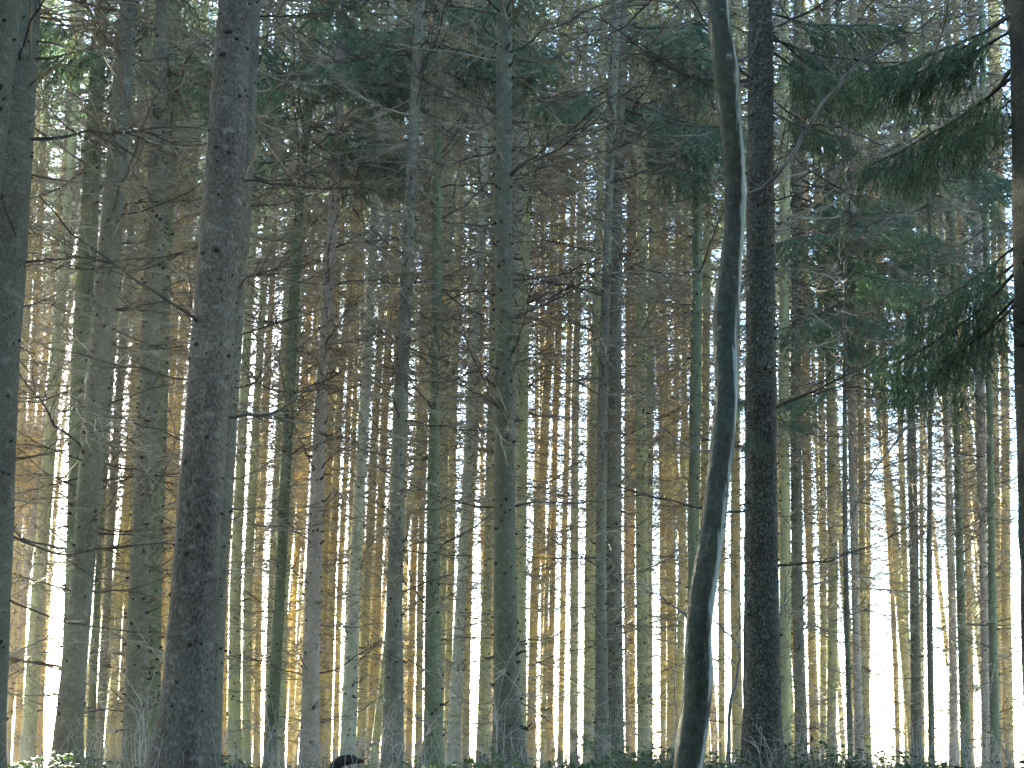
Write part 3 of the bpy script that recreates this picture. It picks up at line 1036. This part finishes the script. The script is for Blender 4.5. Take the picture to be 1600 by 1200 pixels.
# ------------------------------------------------------------------ live boughs low on some trees: (tree, photo y, azimuth deg (0 = right, 90 = away), length, pitch down deg)
BO = [
    ('I', 190, 10, 1.5, 8), ('I', 200, -25, 1.6, 14), ('I', 215, 35, 1.3, 5), ('I', 60, 20, 1.6, 10), ('I', 90, 170, 1.4, 10), ('I', 30, -60, 1.5, 5),
    ('I', 100, -10, 1.5, 15), ('I', 150, 190, 1.2, 20), ('K', 40, 0, 1.6, 10), ('K', 60, -40, 1.5, 10), ('K', 20, 60, 1.5, 5),
    ('J', 230, -150, 1.4, 15), ('J', 120, -170, 1.5, 15), ('K', 200, 20, 1.3, 18),
    ('M', 60, 10, 1.5, 10), ('M', 70, 190, 1.4, 10), ('M', 20, -30, 1.5, 5), ('N', 40, 200, 1.4, 8), ('N', 70, 340, 1.5, 14), ('N', 20, 20, 1.5, 5),
    ('C', 30, 180, 1.3, 10), ('C', 60, 10, 1.2, 15), ('C', 40, 220, 1.3, 10), ('E', 60, 30, 1.2, 10), ('E', 110, -10, 1.1, 15), ('E', 30, 170, 1.3, 10), ('F', 90, -20, 1.2, 15), ('F', 120, 20, 1.2, 15), ('F', 50, 0, 1.3, 5),
    ('V', 150, 0, 1.4, 12), ('V', 170, -20, 1.7, 14), ('V', 180, 20, 1.5, 10), ('U', 130, 190, 1.2, 16), ('U', 150, 215, 1.1, 20), ('V', 30, 10, 1.5, 10), ('V', 40, -35, 1.4, 12), ('V', 215, 5, 1.3, 22), ('V', 50, 30, 1.6, 5),
    ('Z', 140, 190, 1.3, 10), ('Z', 160, 210, 1.3, 14), ('Z', 30, 200, 1.4, 10), ('Z', 600, 20, .7, 10), ('Z', 620, -10, .6, 10),
    ('BB', 60, -10, .95, 12), ('BB', 75, 20, .85, 16), ('BB', 100, -40, .8, 22), ('BB', 40, 40, .9, 6), ('BB', 150, 10, .7, 22), ('BB', 655, -50, .35, 10), ('BB', 665, -110, .35, 30), ('BB', 175, -20, .6, 25), ('BB', 20, 0, .9, 0),
    ('CC', 30, 10, 1.4, 14), ('CC', 60, 30, 1.4, 18), ('CC', 300, 0, 1.7, 10), ('CC', 320, -20, 1.6, 14), ('CC', 350, 20, 1.5, 16), ('CC', 400, -10, 1.5, 12), ('CC', 430, 15, 1.6, 14), ('CC', 470, -30, 1.3, 14), ('CC', 500, 0, 1.2, 14), ('CC', 450, 40, 1.5, 8),
    ('DD', 280, 0, 1.6, 8), ('DD', 360, 10, 1.6, 10), ('DD', 440, -10, 1.4, 12), ('DD', 520, 10, 1.2, 10), ('DD', 320, -30, 1.6, 12), ('DD', 400, 170, 1.0, 14), ('DD', 480, 190, .9, 14),
    ('HH', 330, 0, 1.1, 12), ('HH', 350, 180, 1.0, 12), ('HH', 420, -20, 1.0, 14), ('HH', 470, 160, 1.1, 12), ('HH', 540, 10, .9, 14), ('HH', 380, 40, 1.1, 10), ('HH', 600, 190, .8, 10), ('HH', 570, 20, .9, 12),
    ('JJ', 260, 0, 1.6, 14), ('JJ', 330, 15, 1.7, 14), ('JJ', 420, -10, 1.6, 14), ('JJ', 500, 10, 1.4, 12), ('MM', 220, 180, 1.6, 14), ('MM', 300, 200, 1.6, 14), ('MM', 380, 0, 1.5, 14), ('MM', 280, 10, 1.7, 14), ('MM', 420, 170, 1.4, 14), ('MM', 160, -20, 1.7, 12),
    ('NN', 240, 0, 1.3, 14), ('NN', 320, 180, 1.3, 14), ('NN', 420, 10, 1.2, 14), ('NN', 480, 190, 1.1, 14), ('NN', 280, -40, 1.3, 12), ('NN', 200, 150, 1.3, 12),
    ('RR', 240, 180, 1.6, 12), ('RR', 330, 0, 1.6, 14), ('RR', 430, 190, 1.5, 12), ('SS', 260, 10, 1.5, 12), ('SS', 360, 180, 1.5, 14), ('SS', 480, 0, 1.4, 14), ('SS', 540, -20, 1.2, 14),
    ('TT', 760, 0, 1.3, 12), ('TT', 880, -10, 1.2, 16), ('TT', 1010, 10, 1.3, 14), ('TT', 1090, -20, 1.2, 18), ('TT', 650, 20, 1.4, 12), ('TT', 560, 0, 1.5, 12), ('TT', 1050, 190, .7, 14),
    ('UU', 30, 160, .7, 10), ('UU', 100, 150, .85, 18), ('UU', 10, 170, .8, 12), ('UU', 130, 165, .55, 30), ('UU', 0, 150, .8, 15), ('UU', 70, 125, .9, 14),
    ('UU', 370, 165, .65, 28), ('UU', 400, 145, .8, 24), ('UU', 430, 135, .8, 24), ('UU', 385, 130, .8, 18), ('UU', 450, 160, .55, 32),
]
for (i, py, az, L, pd) in BO:
    root, ax = AXES[i]
    d = T[i]['d']
    w, _ = at(0, py, d)
    z = w[2] - root.location[2]
    p, rr = ax(z)
    L *= 1.15 if d < 8 else 1.3
    pool = BOUGH_HI if d < 13 else BOUGH_MID
    a = R(az)
    link('bough', pool[rng.integers(len(pool))], root, p + np.array([math.cos(a), math.sin(a), 0]) * rr * .7, (rng.uniform(-.35, .35), R(pd), a), (L, L, L))

# broken pale branches and a few long bare ones traced from the photograph: (tree, photo points, base radius, pale)
for i, pts, r0, pale in [
    ('H', [(400, 186), (412, 181), (424, 185), (434, 180), (446, 182)], .010, True), ('H', [(400, 189), (420, 197), (440, 204)], .008, True),
    ('H', [(394, 336), (415, 336), (440, 340), (458, 337), (472, 331)], .011, True), ('H', [(394, 322), (430, 320), (460, 314), (486, 306)], .010, False),
    ('H', [(366, 698), (385, 697), (408, 692)], .010, True), ('H', [(352, 893), (380, 888), (402, 884), (425, 877)], .011, True), ('H', [(352, 896), (385, 897), (418, 898)], .008, True),
    ('D', [(182, 483), (215, 480), (245, 473), (275, 466), (302, 465)], .013, False), ('D', [(182, 484), (230, 485), (265, 491), (302, 488)], .011, False),
    ('D', [(190, 320), (230, 315), (270, 315), (310, 312)], .011, False), ('D', [(205, 70), (222, 60), (238, 34)], .012, False),
    ('D', [(160, 750), (190, 746), (220, 746), (245, 744)], .010, False), ('D', [(168, 632), (200, 620), (240, 606), (280, 598)], .011, False),
    ('D', [(130, 745), (100, 752), (60, 763), (25, 772)], .012, False), ('B', [(38, 410), (70, 406), (110, 403), (154, 401)], .013, False),
    ('B', [(58, 65), (85, 68), (120, 78), (180, 92)], .012, False), ('D', [(175, 182), (140, 160), (100, 140), (58, 118)], .010, False),
    ('E', [(228, 788), (250, 752), (268, 712), (286, 652)], .010, False), ('E', [(212, 694), (190, 678), (165, 666)], .012, False),
    ('E', [(226, 945), (245, 936), (262, 922)], .010, False), ('E', [(226, 960), (245, 950), (260, 942)], .008, False),
    ('I', [(470, 258), (490, 248), (510, 238)], .010, False), ('L', [(553, 745), (540, 720), (527, 700)], .012, False),
    ('H', [(406, 26), (440, 25), (500, 22), (545, 15), (585, 2)], .012, False), ('H', [(405, 100), (412, 70), (430, 35), (445, 0)], .009, False),
]:
    root, ax = AXES[i]
    b0 = np.array(root.location)
    d = T[i]['d']
    n = len(pts)
    P = np.array([at(x, y, d - .12 * k)[0] - b0 for k, (x, y) in enumerate(pts)])
    g = Geo()
    Q = smooth_poly(P, 16)
    Q[1:-1] += rng.normal(0, .004, Q[1:-1].shape)
    tube(g, Q, np.linspace(r0, r0 * (.5 if pale else .3), 16), 6)
    if not pale:
        A = Q[rng.integers(3, 15, 7)]
        segs(g, A, A + rng.normal(0, .12, (7, 3)), .003, .0018, 3)
    link('dead_branch', g.mesh('dead_branch', [M_CANE if pale else M_TWIG_NEAR]), root)

# ------------------------------------------------------------------ the curved beech
def poly(pts, d):
    return np.array([at(x, y, d)[0] for x, y in pts])


def branch_tube(g, P, r0, r1, n=24, sides=6, m=0, wob=.006):
    Q = smooth_poly(P, n)
    Q[1:-1] += rng.normal(0, wob, Q[1:-1].shape)
    tube(g, Q, np.linspace(r0, r1, n), sides, m)
    return Q


def twiglets(g, Q, n, L, r0=.0022, m=0, lo=.3):
    A, B, ra = [], [], []
    for k in range(n):
        f = rng.uniform(lo, 1)
        i = int(f * (len(Q) - 2))
        d = Q[i + 1] - Q[i]
        d = d / (np.linalg.norm(d) + 1e-9) + rng.normal(0, .6, 3)
        d /= np.linalg.norm(d)
        q = Q[i]
        for w in range(4):
            d = d + rng.normal(0, .28, 3)
            d /= np.linalg.norm(d)
            e = q + d * L * rng.uniform(.15, .35)
            A.append(q)
            B.append(e)
            ra.append(r0 * (1 - .17 * w))
            if rng.random() < .6:
                d3 = d + rng.normal(0, .7, 3)
                d3 /= np.linalg.norm(d3)
                A.append(e)
                B.append(e + d3 * L * rng.uniform(.1, .28))
                ra.append(r0 * .6)
            q = e
    ra = np.array(ra)
    segs(g, A, B, ra, ra * .8, 4, m)


def make_beech():
    d = 7.5
    ed = [(0, 1099, 1131), (60, 1105, 1139), (100, 1110, 1147), (125, 1113, 1153), (150, 1117, 1154), (200, 1126, 1160), (250, 1132, 1166), (300, 1136, 1170), (350, 1135, 1169), (400, 1130, 1165),
          (450, 1122, 1161), (500, 1117, 1157), (550, 1118, 1156), (600, 1119, 1155), (650, 1114, 1150), (700, 1108, 1145), (750, 1100, 1138), (800, 1094, 1132), (850, 1087, 1126), (900, 1078, 1119), (950, 1071, 1112),
          (1000, 1068, 1108), (1050, 1070, 1113), (1100, 1067, 1113), (1150, 1060, 1108), (1200, 1053, 1100)]
    ed = ed[::-1]
    P = np.array([at((a + b) / 2, y, d)[0] for y, a, b in ed])
    P[:, 1] += .12 * np.sin(P[:, 2] * 1.7)
    rad = np.array([(b - a) * at(0, y, d)[1] / F / 2 for y, a, b in ed]) * .97
    gz = float(ground_z(P[0][0], d))
    P = np.concatenate([[[P[0][0] - .03, d, gz - .3]], P, [[P[-1][0] - .1, d, P[-1][2] + 1.2], [P[-1][0] + .2, d, P[-1][2] + 4], [P[-1][0] + .5, d + .4, P[-1][2] + 7.5]]])
    rad = np.concatenate([[rad[0] * 1.15], rad, [.055, .035, .008]])
    s = np.arange(P[0][2], P[-1][2], .07)
    Q = np.stack([np.interp(s, P[:, 2], P[:, 0]), np.interp(s, P[:, 2], P[:, 1]), s], 1)
    for _ in range(3):
        Q[1:-1] = .25 * Q[:-2] + .5 * Q[1:-1] + .25 * Q[2:]
    RR = np.interp(s, P[:, 2], rad) * (1 + .03 * np.sin(s * 5.1 + 1) * np.sin(s * 2.3))
    for yy in (118, 305, 490, 706, 1035):
        zz = at(0, yy, d)[0][2]
        RR = RR * (1 + .07 * np.exp(-((s - zz) / .07) ** 2))
    base = np.array([P[0][0], d, gz])
    root = link('beech_tree', None, None, base)
    tag(root, 'dark smooth beech with a snaking curved trunk and a pale streak down its right side', 'beech tree')
    g = Geo()
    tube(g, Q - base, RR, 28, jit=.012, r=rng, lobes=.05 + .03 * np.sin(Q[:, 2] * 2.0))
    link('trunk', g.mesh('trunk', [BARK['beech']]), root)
    # pale lichen discs and branch scars sit proud of the bark
    for x, y, s in ((1129, 780, .026), (1131, 828, .016), (1125, 513, .022), (1150, 430, .014), (1123, 528, .013), (1121, 40, .014), (1133, 110, .026), (1140, 190, .011)):
        p, dep = at(x, y, d)
        cx = np.interp(p[2], Q[:, 2], Q[:, 0])
        cyy = np.interp(p[2], Q[:, 2], Q[:, 1])
        rr = np.interp(p[2], Q[:, 2], RR)
        a = math.acos(np.clip((p[0] - cx) / rr, -.9, .9))
        nrm = np.array([math.cos(a), -math.sin(a), 0])
        c = np.array([cx, cyy, p[2]]) + nrm * rr * .985
        tx = np.array([-nrm[1], nrm[0], 0])
        n = 12
        an = np.arange(n) * 2 * math.pi / n
        ring = [c + nrm * .003 + (tx * math.cos(k) + np.array([0, 0, 1]) * math.sin(k)) * s * rng.uniform(.8, 1.1) for k in an]
        ring2 = [q - nrm * .008 for q in ring]
        g = Geo()
        V = np.array(ring + ring2 + [c + nrm * .006]) - base
        i = np.arange(n)
        j = (i + 1) % n
        g.add(V, q=np.stack([i, i + n, j + n, j], 1), t=np.stack([np.full(n, 2 * n), i, j], 1))
        link('lichen_patch', g.mesh('lichen_patch', [M_LICHEN]), root)
    # long bare branches
    specs = [
        ([(1168, 306), (1185, 303), (1215, 275), (1240, 238), (1262, 200), (1285, 165), (1330, 108), (1380, 75), (1432, 50), (1462, 22)], 7.5, 7.0, .013, .006, 10),
        ([(1262, 197), (1300, 196), (1345, 213), (1400, 236), (1440, 254), (1490, 265), (1540, 275)], 7.4, 7.0, .009, .004, 12),
        ([(1335, 104), (1330, 85), (1315, 72)], 7.3, 7.3, .006, .003, 3),
        ([(1146, 97), (1165, 92), (1180, 70), (1187, 42), (1210, 28)], 7.5, 7.4, .009, .003, 5),
        ([(1118, 488), (1100, 482), (1060, 500), (1030, 492)], 7.5, 7.7, .006, .002, 6),
        ([(1112, 705), (1085, 702), (1060, 690), (1035, 665), (1022, 640), (1012, 620)], 7.5, 7.8, .007, .003, 6),
        ([(1072, 965), (1050, 945), (1020, 925), (1000, 890)], 7.5, 7.8, .007, .002, 12),
        ([(1460, 22), (1500, 26), (1560, 24), (1600, 28)], 7.0, 6.9, .006, .004, 2),
        ([(1152, 135), (1172, 130), (1200, 118)], 7.5, 7.4, .006, .003, 3),
    ]
    for pts, d0, d1, r0, r1, nt in specs:
        n = len(pts)
        P = np.array([at(x, y, d0 + (d1 - d0) * k / (n - 1))[0] for k, (x, y) in enumerate(pts)]) - base
        g = Geo()
        Qb = branch_tube(g, P, r0, r1, 30)
        twiglets(g, Qb, nt, .55)
        link('bare_branch', g.mesh('bare_branch', [M_BEECH_TWIG]), root)
    return root


M_LICHEN = plain_mat('lichen', (0.085, 0.092, 0.082), (0.14, 0.15, 0.135), 40)
make_beech()

# a second beech outside the right edge reaches in with bare limbs
def make_side_beech():
    d = 9.0
    b, _ = at(1730, 1178, d)
    gz = float(ground_z(b[0], d))
    base = np.array([b[0], d, gz])
    root = link('beech_tree', None, None, base)
    tag(root, 'bare beech standing just outside the right edge, its thin limbs arching into view', 'beech tree')
    g = Geo()
    z = np.arange(-.3, 12, .25)
    tube(g, np.stack([.15 * np.sin(z * .5), .1 * np.cos(z * .4), z], 1), np.interp(z, [-.3, 0, 12], [.16, .12, .03]), 14, jit=.01, r=rng)
    link('trunk', g.mesh('trunk', [BARK['beech']]), root)
    specs = [
        ([(1745, 440), (1680, 455), (1600, 468), (1540, 476), (1495, 498), (1470, 520), (1458, 555), (1452, 600), (1440, 640), (1400, 690), (1360, 740), (1335, 790), (1318, 850), (1280, 920)], .016, .003, 22),
        ([(1472, 518), (1440, 505), (1405, 508), (1370, 490)], .006, .002, 8),
        ([(1745, 600), (1680, 585), (1590, 575), (1540, 577), (1510, 590), (1475, 615), (1420, 665), (1380, 700)], .010, .003, 14),
        ([(1745, 120), (1680, 160), (1600, 190), (1545, 215), (1500, 250), (1460, 285), (1400, 330), (1350, 380)], .011, .003, 16),
        ([(1745, 240), (1660, 262), (1580, 270), (1530, 250), (1500, 215), (1505, 180)], .008, .002, 10),
        ([(1745, 300), (1660, 300), (1600, 330), (1540, 375), (1500, 440)], .008, .002, 12),
        ([(1745, 520), (1640, 545), (1590, 560), (1560, 530), (1510, 515)], .008, .002, 10),
    ]
    for pts, r0, r1, nt in specs:
        n = len(pts)
        P = np.array([at(x, y, d - .6 * k / (n - 1))[0] for k, (x, y) in enumerate(pts)]) - base
        g = Geo()
        Qb = branch_tube(g, P, r0, r1, 40)
        twiglets(g, Qb, nt, .6)
        link('bare_branch', g.mesh('bare_branch', [M_BEECH_TWIG]), root)


make_side_beech()


# ------------------------------------------------------------------ understorey
def bare_shrub(label, px, d, stems, group=None, name='bare_shrub', mat=None, tw=14, L=.5):
    b, _ = at(px, 1190, d)
    base = np.array([b[0], d, float(ground_z(b[0], d))])
    root = link(name, None, None, base)
    tag(root, label, 'shrub', group)
    for pts, r0, r1 in stems:
        n = len(pts)
        P = [at(x, y, d + (k / n) * .3)[0] - base for k, (x, y) in enumerate(pts)]
        if pts[0][1] > 1170:
            P[0][2] = -.1
        g = Geo()
        Qb = branch_tube(g, np.array(P), r0, r1, 22)
        twiglets(g, Qb, tw, L, .0018, lo=.25)
        link('stem', g.mesh('stem', [mat or M_BEECH_TWIG]), root)
    return root


bare_shrub('crooked dark sapling between the curved beech and the dark rough trunk', 1137, 8.8,
           [([(1134, 1200), (1138, 1150), (1141, 1110), (1150, 1060), (1157, 1025), (1155, 1010), (1135, 985), (1112, 968)], .019, .005),
            ([(1155, 1012), (1154, 980), (1158, 950), (1150, 900)], .007, .002), ([(1150, 1035), (1138, 1030), (1128, 1032)], .005, .002)], tw=5, L=.4)
bare_shrub('bare twiggy shrub fanning out right of the dark rough trunk', 1215, 10.6,
           [([(1214, 1195), (1216, 1100), (1219, 945), (1240, 925), (1300, 906), (1360, 888), (1400, 900)], .010, .002),
            ([(1216, 1195), (1217, 1060), (1219, 935), (1250, 905), (1290, 870), (1340, 850)], .009, .002),
            ([(1217, 1195), (1220, 1140), (1260, 1135), (1290, 1140), (1310, 1165)], .005, .002),
            ([(1214, 1195), (1218, 990), (1225, 920), (1250, 820), (1290, 740), (1300, 690)], .006, .0015)], tw=22, L=.6)
bare_shrub('thin bare sapling standing in front of the bright gap left of the beech', 1058, 9.5,
           [([(1052, 1195), (1056, 1050), (1060, 900), (1052, 800), (1045, 770)], .006, .002)], tw=16, L=.5)

# dry bramble canes arching out of the undergrowth
CANES = [
    (150, 10.2, [(215, 1190), (228, 1120), (213, 1080), (182, 1040), (170, 1010)], 'the knotty grey trunk'),
    (225, 10.0, [(228, 1190), (228, 1130), (245, 1090), (245, 1080)], None),
    (435, 11.0, [(440, 1190), (434, 1140), (424, 1090), (402, 1080)], 'the slim dark green mossy trunk'),
    (480, 11.5, [(472, 1190), (470, 1150), (474, 1130), (480, 1160)], 'the pinkish knobbly trunk'),
    (555, 11.0, [(530, 1190), (545, 1165), (580, 1145), (610, 1135)], 'the pale yellowish leaning trunk'),
    (605, 11.0, [(590, 1190), (600, 1140), (612, 1100), (626, 1088)], 'the sturdy dark grey trunk'),
    (670, 10.5, [(655, 1190), (662, 1150), (675, 1130), (690, 1115)], 'the straight dark green trunk'),
    (730, 10.8, [(760, 1190), (745, 1120), (720, 1060), (700, 1040), (680, 1025)], 'the whitish tilting trunk'),
    (790, 10.0, [(776, 1190), (778, 1090), (790, 1040), (806, 1010), (820, 990)], 'the straight middle trunk'),
    (860, 9.6, [(855, 1195), (835, 1120), (800, 1060), (770, 1040)], 'the slanting orange brown trunk'),
    (980, 9.8, [(985, 1190), (965, 1175), (940, 1155), (915, 1130)], 'the twin grey trunks'),
    (1010, 10.2, [(960, 1195), (968, 1170), (975, 1155), (990, 1190)], 'the sunlit edged trunk'),
    (1190, 9.3, [(1195, 1195), (1185, 1165), (1172, 1150)], 'the dark rough trunk'),
    (1300, 11.0, [(1322, 1195), (1300, 1130), (1280, 1090), (1250, 1085)], 'the yellow olive trunk at right'),
    (1545, 11.0, [(1535, 1195), (1542, 1100), (1558, 1020), (1545, 1080), (1536, 1040)], 'the pair of trunks near the right edge'),
    (345, 10.6, [(340, 1190), (350, 1140), (372, 1120), (395, 1100)], 'the gap right of the thickest foreground trunk'),
]
for px, d, pts, lm in CANES:
    b, _ = at(px, 1190, d)
    base = np.array([b[0], d, float(ground_z(b[0], d))])
    root = link('dry_bramble', None, None, base)
    tag(root, 'pale dry bramble canes by %s' % (lm or 'the foot of the greenish wedged trunk'), 'bramble', 'dry bramble canes')
    for k in range(3):
        off = np.array([rng.normal(0, 8 if k else 0), rng.normal(0, 10 if k else 0)])
        fl = -1 if (k == 2) else 1
        P = [at(pts[0][0] + (x - pts[0][0]) * fl * (1 if k == 0 else rng.uniform(.5, 1.1)) + off[0], 1195 + (y - 1195) * (1 if k == 0 else rng.uniform(.55, 1.05)), d + .1 * k)[0] - base for x, y in pts]
        P[0][2] = -.05
        g = Geo()
        Qb = branch_tube(g, np.array(P), .0042, .002, 18, 5, wob=.004)
        twiglets(g, Qb, 3, .3, .0016, lo=.4)
        link('cane', g.mesh('cane', [M_CANE]), root)


# low bramble and fern cover: nobody could count it
def undergrowth():
    g = Geo()
    r = np.random.default_rng(11)
    n = 46000
    y = np.where(r.random(n) < .5, r.uniform(7.8, 11, n), r.uniform(8, 24, n))
    x = r.uniform(-1, 1, n) * (y * .5 + 1)
    dens = np.sin(x * 1.7 + .5) * np.cos(y * .8 + x * .6) + .6 * np.sin(x * 4.3 + y * 1.1)
    keep = dens + r.normal(0, .55, n) > -.1
    x, y, dens = x[keep], y[keep], dens[keep]
    n = len(x)
    h = np.clip(r.random(n) ** 1.2 * (.12 + .16 * np.clip(dens, 0, 1.5)), .01, .40)
    Bp = np.stack([x, y, ground_z(x, y) + h], 1)
    D = r.normal(0, 1, (n, 3))
    D[:, 2] = np.abs(D[:, 2]) * .35 - .15
    D /= np.linalg.norm(D, axis=1, keepdims=True)
    W = np.cross(D, r.normal(0, .35, (n, 3)) + np.array([0, 0, 1]))
    W /= np.linalg.norm(W, axis=1, keepdims=True) + 1e-9
    ln = r.uniform(.025, .06, n)[:, None]
    wd = ln * r.uniform(.28, .42, n)[:, None]
    up = np.cross(D, W) * ln * .12
    V = np.stack([Bp, Bp + D * ln * .5 + W * wd + up, Bp + D * ln, Bp + D * ln * .5 - W * wd + up], 1).reshape(-1, 3)
    i = np.arange(n) * 4
    g.add(V, t=np.concatenate([np.stack([i, i + 1, i + 2], 1), np.stack([i, i + 2, i + 3], 1)]))
    m = 2600
    sx = r.uniform(-1, 1, m)
    sy = r.uniform(8.2, 22, m)
    sx = sx * (sy * .5 + 1)
    S = np.stack([sx, sy, ground_z(sx, sy)], 1)
    E = S + np.stack([r.normal(0, .10, m), r.normal(0, .10, m), r.uniform(.12, .5, m)], 1)
    E2 = E + np.stack([r.normal(0, .10, m), r.normal(0, .10, m), r.uniform(-.08, .14, m)], 1)
    segs(g, S, E, .0026, .002, 3, m=2)
    segs(g, E, E2, .002, .0012, 3, m=2)
    A = Bp[::2].copy()
    A[:, 2] = ground_z(A[:, 0], A[:, 1]) - .01
    A[:, :2] += r.normal(0, .04, A[:, :2].shape)
    segs(g, A, Bp[::2], .0022, .0014, 3, m=1)
    o = link('bramble_cover', g.mesh('bramble_cover', [M_BRAMBLE, M_BEECH_TWIG, M_CANE], False))
    o['kind'] = 'stuff'
    tag(o, 'low green bramble leaves covering the forest floor along the bottom', 'undergrowth')


undergrowth()

# young spruces in the undergrowth
for (px, d, h, lab) in ((930, 10.5, .5, 'small spruce seedling in front of the foot of the twin grey trunks'), (760, 11.5, .34, 'small spruce seedling left of the foot of the straight middle trunk'),
                        (1005, 11.5, .32, 'small spruce seedling in front of the foot of the sunlit edged trunk')):
    b, _ = at(px, 1190, d)
    root = link('spruce_seedling', None, None, (b[0], d, float(ground_z(b[0], d))))
    tag(root, lab, 'seedling', 'spruce seedlings')
    g = Geo()
    segs(g, [[0, 0, -.05]], [[.01, 0, h]], .008, .003, 6)
    link('stem', g.mesh('stem', [M_TWIG_NEAR]), root)
    for k in range(14):
        f = (k + .5) / 14
        L = h * (1.0 - .75 * f) * rng.uniform(.7, 1.1)
        link('bough', BOUGH_HI[k % 6], root, (0, 0, h * (.12 + .85 * f)), (0, -R(15), k * 2.4), (L, L, L))


# the dark rotten log end on the floor
def make_log():
    d = 9.2
    P = np.array([at(522, 1200, d)[0], at(527, 1192, d)[0], at(536, 1188, d)[0], at(548, 1187, d)[0], at(560, 1188, d)[0], at(569, 1190, d)[0]])
    b = P[0].copy()
    b[2] = float(ground_z(b[0], d))
    P = np.concatenate([[[b[0] - .03, d, b[2] - .05]], P]) - b
    g = Geo()
    Q = smooth_poly(P, 18)
    tube(g, Q, np.interp(np.linspace(0, 1, 18), [0, .25, .5, .8, 1], [.05, .045, .042, .03, .008]), 14, jit=.07, r=rng, lobes=np.full(18, .08))
    o = link('rotten_log', g.mesh('rotten_log', [M_LOG]), None, b)
    tag(o, 'short black rotten log end poking up at the bottom edge by the pale yellowish trunk', 'log')


make_log()


# ------------------------------------------------------------------ thin scattering volume added to imitate the camera's veiling glare
def make_glare_haze():
    x0, x1, y0, y1, z0, z1 = -60, 60, -32, 330, -16, 30
    V = [(x, y, z) for z in (z0, z1) for y in (y0, y1) for x in (x0, x1)]
    g = Geo()
    g.add(V, q=[(0, 2, 3, 1), (4, 5, 7, 6), (0, 1, 5, 4), (2, 6, 7, 3), (0, 4, 6, 2), (1, 3, 7, 5)])
    m = bpy.data.materials.new('glare_haze')
    m.use_nodes = True
    N = m.node_tree.nodes
    N.remove(N['Principled BSDF'])
    v = N.new('ShaderNodeVolumePrincipled')
    v.inputs['Color'].default_value = (0.80, 0.88, 1.0, 1)
    v.inputs['Density'].default_value = 0.0005
    v.inputs['Anisotropy'].default_value = 0.35
    out = [k for k in N if k.type == 'OUTPUT_MATERIAL'][0]
    m.node_tree.links.new(v.outputs[0], out.inputs['Volume'])
    o = link('glare_haze', g.mesh('glare_haze', [m], False))
    o['kind'] = 'stuff'


make_glare_haze()
